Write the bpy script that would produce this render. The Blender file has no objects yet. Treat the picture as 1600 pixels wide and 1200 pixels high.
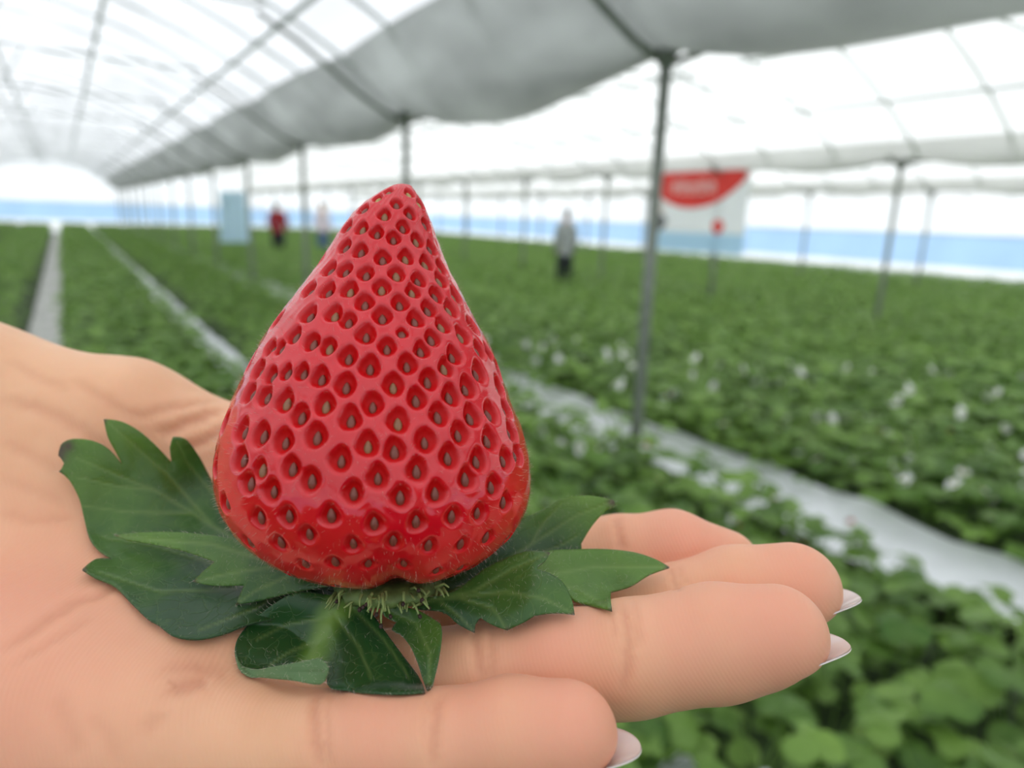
import bpy, math, random
import numpy as np
from mathutils import Matrix, Vector, geometry

random.seed(7)
rng = np.random.default_rng(11)
SC = bpy.context.scene
COL = SC.collection

# ------------------------------------------------------------------ camera, sky, exposure
FPX = 1080.0          # focal length in pixels of the 1600 x 1200 frame
EYE = 1.5             # camera height in metres
def _ray(px, py): return np.array([px - 800.0, 600.0 - py, -FPX])
_fw = _ray(95, 315); _fw /= np.linalg.norm(_fw)              # the planted rows run along +Y
_up = -_ray(635, 5087); _up -= _fw * _up.dot(_fw); _up /= np.linalg.norm(_up)
ROT = np.array([np.cross(_fw, _up), _fw, _up])               # camera axes -> world axes
cam_data = bpy.data.cameras.new('camera')
cam = bpy.data.objects.new('camera', cam_data); COL.objects.link(cam)
cam.matrix_world = Matrix([[*ROT[0], 0], [*ROT[1], 0], [*ROT[2], EYE], [0, 0, 0, 1]])
cam_data.sensor_width = 36.0
cam_data.lens = FPX / 1600 * 36
cam_data.clip_start = 0.01; cam_data.clip_end = 300
cam_data.dof.use_dof = True
cam_data.dof.focus_distance = 0.104
cam_data.dof.aperture_fstop = 12.8
SC.camera = cam

world = bpy.data.worlds.new('world'); SC.world = world
world.use_nodes = True
wn = world.node_tree
bgn = next(n for n in wn.nodes if n.type == 'BACKGROUND')
bgn.inputs['Color'].default_value = (0.93, 0.97, 1.0, 1)     # even overcast sky
bgn.inputs['Strength'].default_value = 2.0

sun_data = bpy.data.lights.new('sun', 'SUN'); sun_data.energy = 1.2; sun_data.angle = math.radians(25)
sun_data.color = (1.0, 0.96, 0.9)
sun = bpy.data.objects.new('sun', sun_data); COL.objects.link(sun)
sun.location = (-6, -6, 12)
sun.rotation_euler = (math.radians(28), math.radians(-22), 0)

SC.view_settings.view_transform = 'Standard'
SC.view_settings.look = 'None'
SC.view_settings.exposure = 0.0
SC.view_settings.gamma = 1.0
SC.view_settings.use_curve_mapping = False
SC.cycles.use_denoising = True
SC.cycles.max_bounces = 8
SC.cycles.diffuse_bounces = 4
SC.cycles.transmission_bounces = 6

# ------------------------------------------------------------------ helpers
def C(px, py, d):                       # camera-frame millimetres (x right, y up, d forward)
    px, py, d = np.broadcast_arrays(np.asarray(px, float), np.asarray(py, float), np.asarray(d, float))
    return np.stack([(px - 800) / FPX * d, (600 - py) / FPX * d, d], -1)
def to_world(c):                        # camera-frame millimetres -> world metres
    c = np.asarray(c, float)
    v = np.stack([c[..., 0], c[..., 1], -c[..., 2]], -1) / 1000.0
    return v @ ROT.T + np.array([0, 0, EYE])

def set_mesh(me, V, F):
    V = np.asarray(V, np.float32)
    if isinstance(F, np.ndarray):
        n, k = F.shape
        me.vertices.add(len(V)); me.vertices.foreach_set('co', V.ravel())
        me.loops.add(n * k); me.loops.foreach_set('vertex_index', F.astype(np.int32).ravel())
        me.polygons.add(n)
        me.polygons.foreach_set('loop_start', np.arange(0, n * k, k, dtype=np.int32))
        me.update(calc_edges=True); me.validate()
    else:
        me.from_pydata([tuple(map(float, v)) for v in V], [], [tuple(map(int, f)) for f in F])

def new_mesh(name, V, F, mat=None, smooth=True):
    me = bpy.data.meshes.new(name); set_mesh(me, V, F)
    if mat is not None: me.materials.append(mat)
    if smooth: me.polygons.foreach_set('use_smooth', np.ones(len(me.polygons), bool))
    me.update()
    return me
def link(name, me, parent=None, loc=(0, 0, 0)):
    o = bpy.data.objects.new(name, me); COL.objects.link(o)
    o.location = loc
    if parent is not None: o.parent = parent
    return o
def obj(name, V, F, mat=None, parent=None, loc=(0, 0, 0), smooth=True):
    return link(name, new_mesh(name, V, F, mat, smooth), parent, loc)
def tag(o, label=None, cat=None, group=None, kind=None):
    if label: o['label'] = label
    if cat: o['category'] = cat
    if group: o['group'] = group
    if kind: o['kind'] = kind
    return o
def thing(name, label, cat, loc=(0, 0, 0), rz=0.0, group=None):
    o = bpy.data.objects.new(name, None); COL.objects.link(o)
    o.empty_display_size = 0.05
    o.location = loc; o.rotation_euler = (0, 0, rz)
    return tag(o, label, cat, group)
def attr(me, name, arr):
    a = me.attributes.new(name, 'FLOAT', 'POINT'); a.data.foreach_set('value', np.asarray(arr, np.float32).ravel())

class MB:                               # collects shapes that become ONE mesh
    def __init__(s): s.v = []; s.f = []; s.n = 0
    def add(s, V, F):
        V = np.asarray(V, float); s.v.append(V); s.f += [tuple(int(i) + s.n for i in f) for f in F]; s.n += len(V)
    def box(s, lo, hi):
        x0, y0, z0 = lo; x1, y1, z1 = hi
        s.add([(x0,y0,z0),(x1,y0,z0),(x1,y1,z0),(x0,y1,z0),(x0,y0,z1),(x1,y0,z1),(x1,y1,z1),(x0,y1,z1)],
              [(3,2,1,0),(4,5,6,7),(0,1,5,4),(1,2,6,5),(2,3,7,6),(3,0,4,7)])
    def tube(s, pts, r, n=8, cap=True):
        pts = np.asarray(pts, float); m = len(pts)
        r = np.broadcast_to(np.asarray(r, float), (m,))
        t = np.gradient(pts, axis=0); t /= np.linalg.norm(t, axis=1)[:, None] + 1e-12
        a = np.array([0, 0, 1.0]) if abs(t[0][2]) < .9 else np.array([1.0, 0, 0])
        V = []
        for i in range(m):
            u = np.cross(t[i], a); u /= np.linalg.norm(u) + 1e-12; w = np.cross(t[i], u); a = np.cross(u, t[i])
            for k in range(n):
                an = 2 * math.pi * k / n
                V.append(pts[i] + r[i] * (math.cos(an) * u + math.sin(an) * w))
        F = [(i*n+k, i*n+(k+1) % n, (i+1)*n+(k+1) % n, (i+1)*n+k) for i in range(m-1) for k in range(n)]
        if cap: F += [tuple(range(n))[::-1], tuple((m-1)*n+k for k in range(n))]
        s.add(V, F)
    def mesh(s, name, mat, smooth=True): return new_mesh(name, np.concatenate(s.v), s.f, mat, smooth)
    def build(s, name, mat, parent=None, loc=(0, 0, 0), smooth=True): return link(name, s.mesh(name, mat, smooth), parent, loc)

def grid_faces(nu, nv, wrap_u=False):   # rows nv, columns nu
    i, j = np.meshgrid(np.arange(nv - 1), np.arange(nu if wrap_u else nu - 1), indexing='ij')
    j2 = (j + 1) % nu
    return np.stack([i*nu+j, i*nu+j2, (i+1)*nu+j2, (i+1)*nu+j], -1).reshape(-1, 4)

# ------------------------------------------------------------------ materials
def mat(name):
    m = bpy.data.materials.new(name); m.use_nodes = True
    nt = m.node_tree; b = nt.nodes.get('Principled BSDF')
    return m, nt, b
def node(nt, kind, **kw):
    n = nt.nodes.new(kind)
    for k, v in kw.items():
        if k in n.inputs: n.inputs[k].default_value = v
        else: setattr(n, k, v)
    return n
def ramp(nt, fac, stops):
    r = nt.nodes.new('ShaderNodeValToRGB'); nt.links.new(fac, r.inputs[0])
    el = r.color_ramp.elements
    el[0].position, el[0].color = stops[0][0], (*stops[0][1], 1)
    el[1].position, el[1].color = stops[1][0], (*stops[1][1], 1)
    for p, c in stops[2:]:
        e = el.new(p); e.color = (*c, 1)
    return r.outputs[0]
def mixc(nt, fac, a, b, mode='MIX'):
    m = nt.nodes.new('ShaderNodeMix'); m.data_type = 'RGBA'; m.blend_type = mode
    for sock, val in ((m.inputs[0], fac), (m.inputs[6], a), (m.inputs[7], b)):
        if hasattr(val, 'links'): nt.links.new(val, sock)
        elif isinstance(val, (int, float)): sock.default_value = val
        else: sock.default_value = (*val, 1)
    return m.outputs[2]
def simple(name, col, rough=0.6, noise=0.0, nscale=20, metallic=0.0):
    m, nt, b = mat(name)
    b.inputs['Roughness'].default_value = rough; b.inputs['Metallic'].default_value = metallic
    tc = node(nt, 'ShaderNodeTexCoord'); nz = node(nt, 'ShaderNodeTexNoise', Scale=nscale, Detail=4.0)
    nt.links.new(tc.outputs['Object'], nz.inputs['Vector'])
    lo = tuple(max(0, c * (1 - noise)) for c in col); hi = tuple(min(1, c * (1 + noise)) for c in col)
    nt.links.new(ramp(nt, nz.outputs['Fac'], [(0.3, lo), (0.7, hi)]), b.inputs['Base Color'])
    return m
def film(name, trans, diff, ratio, stretch=(1, 1, 1), nscale=1.5, var=0.12):
    m, nt, b = mat(name); nt.nodes.remove(b)
    out = next(n for n in nt.nodes if n.type == 'OUTPUT_MATERIAL')
    tc = node(nt, 'ShaderNodeTexCoord'); mp = node(nt, 'ShaderNodeMapping'); mp.inputs['Scale'].default_value = stretch
    nz = node(nt, 'ShaderNodeTexNoise', Scale=nscale, Detail=3.0)
    nt.links.new(tc.outputs['Object'], mp.inputs[0]); nt.links.new(mp.outputs[0], nz.inputs['Vector'])
    t = node(nt, 'ShaderNodeBsdfTranslucent'); d = node(nt, 'ShaderNodeBsdfDiffuse'); mx = node(nt, 'ShaderNodeMixShader')
    for n, c in ((t, trans), (d, diff)):
        nt.links.new(ramp(nt, nz.outputs['Fac'], [(0.3, tuple(x * (1 - var) for x in c)), (0.7, c)]), n.inputs['Color'])
    mx.inputs[0].default_value = ratio
    nt.links.new(t.outputs[0], mx.inputs[1]); nt.links.new(d.outputs[0], mx.inputs[2]); nt.links.new(mx.outputs[0], out.inputs[0])
    return m

M = {}
M['roof_film'] = film('roof_film', (0.93, 0.93, 0.93), (0.9, 0.9, 0.9), 0.25, (1, 0.25, 1), 1.2, 0.14)
M['roof_grey'] = film('grey_roof_film', (0.84, 0.845, 0.875), (0.86, 0.86, 0.88), 0.3, (1, 0.2, 1), 1.6, 0.2)  # greyer, more uneven version of the roof film for the left bays
M['wall_film'] = film('wall_film', (0.86, 0.87, 0.88), (0.85, 0.86, 0.87), 0.35, (1, 0.4, 1), 1.0, 0.1)
M['blue_film'] = film('blue_film', (0.42, 0.62, 0.88), (0.48, 0.68, 0.92), 0.5, (1, 0.4, 1), 1.0, 0.1)
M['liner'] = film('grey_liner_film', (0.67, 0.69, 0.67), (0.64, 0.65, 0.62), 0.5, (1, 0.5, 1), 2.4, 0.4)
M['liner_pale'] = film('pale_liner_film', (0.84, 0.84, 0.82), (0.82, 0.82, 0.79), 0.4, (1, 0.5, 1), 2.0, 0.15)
M['banner'] = film('banner_cloth', (0.93, 0.94, 0.97), (0.93, 0.94, 0.97), 0.5, (1, 1, 1), 2, 0.05)
M['banner_blue'] = film('banner_blue_print', (0.45, 0.7, 0.92), (0.5, 0.72, 0.93), 0.6, (1, 1, 1), 2, 0.05)
M['banner_red'] = simple('banner_red_print', (0.75, 0.045, 0.035), 0.7, 0.1, 8)
M['banner_white'] = simple('banner_white_print', (0.85, 0.75, 0.72), 0.7, 0.05, 8)
M['banner_dark'] = simple('banner_dark_print', (0.10, 0.10, 0.12), 0.7, 0.2, 8)
M['steel'] = simple('galvanised_steel', (0.215, 0.235, 0.20), 0.55, 0.25, 30, 0.2)
M['steel_light'] = simple('roof_pipe_steel', (0.66, 0.68, 0.68), 0.5, 0.1, 20, 0.0)
M['white_pipe'] = simple('white_pipe', (0.6, 0.62, 0.62), 0.5, 0.1, 20)
M['soil'] = simple('soil', (0.055, 0.05, 0.035), 0.95, 0.5, 12)
M['bed'] = simple('bed_cover', (0.07, 0.11, 0.04), 0.9, 0.5, 9)
M['mulch'] = simple('white_mulch_film', (0.86, 0.88, 0.91), 0.4, 0.07, 7)
M['path'] = simple('pale_path_film', (0.56, 0.55, 0.52), 0.7, 0.25, 5)
M['petal'] = simple('white_petal', (0.85, 0.86, 0.84), 0.6, 0.05, 60)
M['yellow'] = simple('flower_centre', (0.7, 0.55, 0.08), 0.7, 0.1, 60)
M['berry'] = simple('red_berry', (0.55, 0.035, 0.03), 0.35, 0.25, 70)
M['stem'] = simple('green_stem', (0.16, 0.26, 0.06), 0.6, 0.2, 40)

def leaf_mat(name, lo, hi, tr=0.3):
    m, nt, b = mat(name)
    oi = node(nt, 'ShaderNodeObjectInfo'); tc = node(nt, 'ShaderNodeTexCoord')
    nz = node(nt, 'ShaderNodeTexNoise', Scale=5.0, Detail=3.0); nt.links.new(tc.outputs['Object'], nz.inputs['Vector'])
    ad = node(nt, 'ShaderNodeMath', operation='MULTIPLY_ADD'); ad.inputs[1].default_value = 0.35
    nt.links.new(oi.outputs['Random'], ad.inputs[0]); nt.links.new(nz.outputs['Fac'], ad.inputs[2])
    col = ramp(nt, ad.outputs[0], [(0.35, lo), (1.0, hi)])
    nt.links.new(col, b.inputs['Base Color']); b.inputs['Roughness'].default_value = 0.5
    t = node(nt, 'ShaderNodeBsdfTranslucent'); nt.links.new(col, t.inputs['Color'])
    mx = node(nt, 'ShaderNodeMixShader'); mx.inputs[0].default_value = tr
    out = next(n for n in nt.nodes if n.type == 'OUTPUT_MATERIAL')
    nt.links.new(b.outputs[0], mx.inputs[1]); nt.links.new(t.outputs[0], mx.inputs[2]); nt.links.new(mx.outputs[0], out.inputs[0])
    return m
M['leaf'] = leaf_mat('strawberry_leaf', (0.07, 0.17, 0.026), (0.28, 0.46, 0.085), 0.35)
M['leaf_far'] = leaf_mat('sheen_strawberry_leaf', (0.12, 0.25, 0.04), (0.32, 0.50, 0.10), 0.35)  # same leaf, colour lightened to stand in for gloss on the far rows

# ------------------------------------------------------------------ greenhouse shell
BAY = 6.0; GX0 = 2.47; GZ = 2.32; RISE = 1.14
GUT = [GX0 + BAY * k for k in range(-2, 4)]          # gutters: -9.55 ... 20.45
Y0, Y1 = -9.0, 42.0
def arch(t):                                         # t 0..1 across one bay -> height over the gutter
    return RISE * (1 - abs(2 * t - 1) ** 1.75)
ceiling = thing('ceiling', None, None); tag(ceiling, kind='structure')
for k in range(5):
    nu = 25; ys = np.linspace(Y0, Y1, 35)
    T = np.linspace(0, 1, nu)
    V = np.array([(GUT[k] + BAY * t, y, GZ + 0.04 + arch(t)) for y in ys for t in T])
    obj('roof_film', V, grid_faces(nu, len(ys)), M['roof_film'] if k >= 2 else M['roof_grey'], ceiling)
hoop = MB(); hoop.tube([(BAY * t, 0, GZ + arch(t)) for t in np.linspace(0, 1, 19)], 0.017, 6)
hoop_me = hoop.mesh('hoop', M['steel_light'])
for k in range(5):
    for y in np.arange(-6.43, 41.9, 1.0):
        link('hoop', hoop_me, ceiling, (GUT[k], y, 0))
pur = MB(); pur.tube([(0, Y0, 0), (0, 10, 0), (0, Y1, 0)], 0.022, 6); pur_me = pur.mesh('purlin', M['steel_light'])
for k in range(5):
    for t in (0.16, 0.33, 0.5, 0.67, 0.84):
        link('purlin', pur_me, ceiling, (GUT[k] + BAY * t, 0, GZ + arch(t) - 0.035))
brace = MB()
for s in (1, -1):
    brace.tube([(3 + s * 1.9, 0, GZ + arch(0.5 + s * 1.9 / 6) - 0.02), (3 + s * 0.02, 0, GZ + 0.62)], 0.014, 5)
    brace.tube([(3 + s * 0.02, 0, GZ + 0.62), (3 + s * 0.3, 0, GZ + RISE - 0.03)], 0.012, 5)
brace_me = brace.mesh('brace', M['steel_light'])
for k in range(5):
    for y in np.arange(-3.43, 41.5, 3.0):
        link('brace', brace_me, ceiling, (GUT[k], y + 0.05, 0))
# film liners slung under each gutter: they sag between the poles
PROF = [(-0.52, 0.31, 0.0), (-0.41, 0.20, 0.3), (-0.29, 0.10, 0.65), (-0.17, 0.01, 1.0), (-0.06, -0.05, 1.15), (0.08, -0.045, 1.1),
        (0.20, 0.0, 0.9), (0.36, 0.09, 0.55), (0.5, 0.19, 0.25), (0.62, 0.255, 0.0)]
def poles_y(k): return np.arange(2.6 - 12, 42, 3.0) if k == 2 else np.arange(4.8 - 13.5, 42, 2.7)
for k in range(1, 5):
    py = poles_y(k)
    for a, b_ in zip(py[:-1], py[1:]):
        V = []
        nn = 15
        for i in range(nn):
            s = i / (nn - 1); sag = (math.sin(math.pi * s) ** 0.8 if 0 < s < 1 else 0) * (0.17 if k == 2 else 0.1)
            for (dx, dz, w) in PROF:
                wob = 0.02 * math.sin(9 * s + 5 * dx + a) * w
                q_ = 1.0 if k == 2 else 0.5
                V.append((dx * q_ * (1 + 0.15 * math.sin(math.pi * s)), (b_ - a) * s, (dz * q_ + 0.05 - (sag + wob) * w)))
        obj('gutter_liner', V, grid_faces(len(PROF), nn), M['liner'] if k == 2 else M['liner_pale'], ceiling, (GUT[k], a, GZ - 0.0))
    g = MB(); g.tube([(0, Y0, 0), (0, 15, 0), (0, Y1, 0)], 0.03, 8); g.build('gutter_pipe', M['steel'], ceiling, (GUT[k], 0, GZ - 0.0))

floor_o = obj('floor', [(GUT[0], Y0, 0), (GUT[5], Y0, 0), (GUT[5], Y1, 0), (GUT[0], Y1, 0)], [(0, 1, 2, 3)], M['soil'], smooth=False)
tag(floor_o, kind='structure')
def wall(name, p0, p1):                               # film wall with a blue lower curtain
    L = math.dist(p0, p1); d = ((p1[0] - p0[0]) / L, (p1[1] - p0[1]) / L)
    root = thing(name, None, None, (p0[0], p0[1], 0), math.atan2(d[1], d[0])); tag(root, kind='structure')
    def band(nm, z0, z1, m, off=0.0):
        n = max(2, int(L / 1.0)); V = []
        for z in (z0, z1):
            for i in range(n + 1): V.append((L * i / n, off + 0.015 * math.sin(i * 2.3 + z0), z))
        obj(nm, V, grid_faces(n + 1, 2), m, root)
    band('skirt_film', 0.0, 0.62, M['wall_film'])
    band('blue_curtain', 0.62, 1.5, M['blue_film'])
    band('upper_film', 1.5, 3.6, M['wall_film'])
    r = MB(); r.tube([(0, 0.03, 1.5), (L * .5, 0.03, 1.5), (L, 0.03, 1.5)], 0.022, 6); r.build('rail', M['white_pipe'], root)
    return root
wall('wall_right', (GUT[5], Y0), (GUT[5], Y1))
wall('wall_left', (GUT[0], Y0), (GUT[0], Y1))
wall('wall_back', (GUT[0], Y1), (GUT[5], Y1))
wall('wall_front', (GUT[0], Y0), (GUT[5], Y0))

# raised beds and pale film in the furrows
BEDS = [(-9.3, -8.2), (-8.05, -6.95), (-6.8, -5.7), (-5.55, -4.45), (-4.3, -3.05), (-2.9, -1.78), (-1.62, -0.46), (-0.12, 1.0), (1.26, 2.45), (3.0, 4.3)]
x = 4.45
while x + 1.1 < 20.3:
    BEDS.append((x, x + 1.1)); x += 1.25
for (a, b_) in BEDS:
    w = b_ - a; P = [(0, 0), (0.10, 0.15), (0.24, 0.22), (0.5 * w, 0.24), (w - 0.24, 0.22), (w - 0.10, 0.15), (w, 0)]
    V = [(px, y, pz) for y in np.linspace(Y0, Y1, 3) for (px, pz) in P]
    obj('planting_bed', V, grid_faces(len(P), 3), M['bed'], floor_o, (a, 0, 0.004))
def strip(name, xa, xb, z, m, amp):
    ys = np.linspace(Y0, Y1, 260); V = []
    for i, y in enumerate(ys):
        e0 = amp * (math.sin(y * 3.1) * .6 + math.sin(y * 7.7 + 1) * .4); e1 = amp * (math.sin(y * 2.7 + 2) * .6 + math.sin(y * 8.9) * .4)
        for t in np.linspace(0, 1, 6):
            xx = xa + e0 + (xb + e1 - xa - e0) * t
            V.append((xx, y, z + 0.05 * abs(2 * t - 1) ** 2 + 0.012 * math.sin(y * 11 + 9 * t)))
    return obj(name, V, grid_faces(6, len(ys)), m, floor_o)
strip('path_film', -0.44, -0.13, 0.03, M['path'], 0.01)
strip('mulch_film', 0.99, 1.22, 0.15, M['mulch'], 0.015)
strip('mulch_film', 2.48, 3.06, 0.21, M['mulch'], 0.05)

# ------------------------------------------------------------------ poles
def make_pole_mesh():
    p = MB(); p.tube([(0, 0, -0.02), (0, 0, 1.0), (0, 0, GZ)], 0.030, 12)
    c = MB()
    c.tube([(0, 0, GZ - 0.10), (0, 0, GZ + 0.02)], 0.038, 12)
    b = MB()
    for s in (1, -1):
        b.tube([(0, 0, GZ - 0.08), (0, s * 0.12, GZ - 0.02), (0, s * 0.25, GZ)], 0.014, 6)
        b.tube([(0, 0, GZ - 0.09), (s * 0.2, 0, GZ - 0.02), (s * 0.42, 0, GZ + 0.10), (s * 0.62, 0, GZ + 0.24), (s * 0.86, 0, GZ + 0.40), (s * 1.15, 0, GZ + 0.55)], 0.019, 6)
    b2 = MB()
    for s in (1, -1):
        b2.tube([(0, 0, GZ - 0.12), (s * 0.1, 0, GZ - 0.04), (s * 0.3, 0, GZ + 0.03)], 0.02, 6)
    return p.mesh('pipe', M['steel']), c.mesh('collar', M['steel']), b.mesh('bracket', M['steel']), b2.mesh('bracket', M['steel'])
pole_me = make_pole_mesh()
def pole(x, y, label, group=None):
    t = thing('support_pole', label, 'pole', (x, y, 0), 0, group)
    for n, me in zip(('pipe', 'collar', 'bracket'), (*pole_me[:2], pole_me[2] if x < 4 else pole_me[3])): link(n, me, t)
ORD = ['nearest grey steel pole, rising beside the white mulch strip, thickest of all poles',
       'grey steel pole whose top shows just above the tip of the red strawberry',
       'grey steel pole right beside the person in a red top',
       'grey steel pole standing beside the hanging pale blue sheet',
       'thin grey pole just left of the hanging pale blue sheet']
for i, y in enumerate(poles_y(2)[4:]):
    if i < 5: pole(GUT[2], y, ORD[i])
    else: pole(GUT[2], y, 'very thin pale grey pole far down the row under the sagging film', 'far poles of the near gutter row')
for i, y in enumerate(poles_y(3)):
    if y < 4: continue
    if i == 5: pole(GUT[3], y, 'grey pole with spread bracket standing in the green field right of the red banner')
    elif abs(y - 7.5) < .1: pole(GUT[3], y, 'grey pole hidden close behind the red and white banner')
    else: pole(GUT[3], y, 'faint thin pole of the second row, left of the nearest pole', 'second row poles')
for y in poles_y(4):
    if y < 3: continue
    pole(GUT[4], y, 'short faint pole of the third row before the pale blue side wall', 'third row poles')

# ------------------------------------------------------------------ banner and hanging sheet
ban = thing('banner', 'white hanging banner with a red arched header and blue lower edge', 'banner', (GUT[3] - 0.10, 7.85, 1.08), math.atan2(-1.0, 0.12))
BW, BH = 1.78, 1.24           # local x runs along the banner to the right, y into the depth
def sheet(z0, z1, nm, m, off, x0=-BW/2, x1=BW/2, par=ban):
    V = []; n = 14
    for z in np.linspace(z0, z1, 6):
        for i in range(n + 1):
            xx = x0 + (x1 - x0) * i / n
            V.append((xx, off + 0.02 * math.sin(xx * 6) , z))
    return obj(nm, V, grid_faces(n + 1, 6), m, par)
sheet(0.30, BH, 'cloth', M['banner'], 0.0); sheet(0.0, 0.30, 'lower_border', M['banner_blue'], 0.0)
V, F = [], []; n = 22
for i in range(n + 1):
    t = i / n; xx = -BW/2 + (BW - 0.05) * t
    low = BH - 0.10 - 0.47 * math.sin(math.pi * min(1, (0.12 + 0.88 * t))) ** 0.75
    for z in (BH - 0.03 + 0.02 * t, low): V.append((xx, -0.012 + 0.02 * math.sin(xx * 6), z))
F = [(2*i, 2*i+1, 2*i+3, 2*i+2) for i in range(n)]
hd = obj('red_header', V, F, M['banner_red'], ban)
lt = MB()
def glyph(x0, z0, w, h, strokes):
    for (ax, az, bx, bz) in strokes:
        p = np.array([x0 + ax * w, z0 + az * h]); q = np.array([x0 + bx * w, z0 + bz * h]); d = q - p; d /= np.linalg.norm(d) + 1e-9
        nn = np.array([-d[1], d[0]]) * 0.009
        pts = [p - nn, q - nn, q + nn, p + nn]
        lt.add([(u, -0.02 + 0.02 * math.sin(u * 6), v) for u, v in pts] + [(u, -0.014 + 0.02 * math.sin(u * 6), v) for u, v in pts],
               [(0, 1, 2, 3), (7, 6, 5, 4), (0, 4, 5, 1), (1, 5, 6, 2), (2, 6, 7, 3), (3, 7, 4, 0)])
for i in range(5):             # too blurred in the photograph to read: a row of pale characters
    glyph(-0.52 + i * 0.17, BH - 0.33 - 0.02 * math.sin(i * .8), 0.13, 0.17, [(0, 1, 1, 1), (.5, 0, .5, 1), (0, .5, 1, .5), (0, 0, 1, 0), (0, .5, 0, 1), (1, .5, 1, 1)] if i % 2 else [(0, .8, 1, .8), (.5, .5, .5, 1), (0, .5, 1, .5), (.15, 0, .15, .5), (.85, 0, .85, .5), (.15, 0, .85, 0)])
lt.build('lettering', M['banner_white'], hd, smooth=False)
def disc(nm, x0, z0, rx, rz, m, par):
    V = [(x0, -0.02 + 0.02 * math.sin(x0 * 6), z0)]
    for i in range(18):
        a = 2 * math.pi * i / 18; V.append((x0 + rx * math.cos(a), -0.014 + 0.02 * math.sin(x0 * 6), z0 + rz * math.sin(a) * (1.15 if math.sin(a) < 0 else .8)))
    obj(nm, V, [(0, 1 + i, 1 + (i + 1) % 18) for i in range(18)], m, par)
disc('red_emblem', 0.40, 0.42, 0.10, 0.11, M['banner_red'], ban)
disc('dark_picture', -0.72, 0.46, 0.13, 0.13, M['banner_dark'], ban)
disc('pale_picture', -0.74, 0.68, 0.10, 0.12, M['banner_white'], ban)

V = []
for z in np.linspace(0, 1, 7):
    for i in range(9):
        u = i / 8; V.append(((u - .5) * (0.75 - .12 * z), 0.05 * math.sin(u * 14) * (1 - .5 * z), 1.3 * z))
hs = obj('hanging_sheet', V, grid_faces(9, 7), film('pale_blue_sheet', (0.5, 0.72, 0.9), (0.62, 0.8, 0.93), 0.5), None, (3.8, 19.7, 0.62))
tag(hs, 'pale blue plastic sheet hanging between the far grey poles', 'sheet')

# ------------------------------------------------------------------ people among the rows
skin_m = simple('person_skin', (0.62, 0.40, 0.29), 0.6, 0.05, 10)
hair_m = simple('person_hair', (0.02, 0.017, 0.015), 0.5, 0.2, 60)
def skin_mesh(nodes, edges, m, name, sub=2, root=0):
    me = bpy.data.meshes.new(name); me.from_pydata([n[:3] for n in nodes], edges, [])
    o = bpy.data.objects.new(name, me); COL.objects.link(o)
    md = o.modifiers.new('skin', 'SKIN'); md.use_smooth_shade = True
    for i, n in enumerate(nodes):
        r = n[3] if isinstance(n[3], tuple) else (n[3], n[3])
        me.skin_vertices[0].data[i].radius = r
        me.skin_vertices[0].data[i].use_root = (i == root)
    sb = o.modifiers.new('sub', 'SUBSURF'); sb.levels = sub
    dg = bpy.context.evaluated_depsgraph_get()
    out = bpy.data.meshes.new_from_object(o.evaluated_get(dg))
    bpy.data.objects.remove(o); out.name = name
    out.materials.clear(); out.materials.append(m)
    return out
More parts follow.
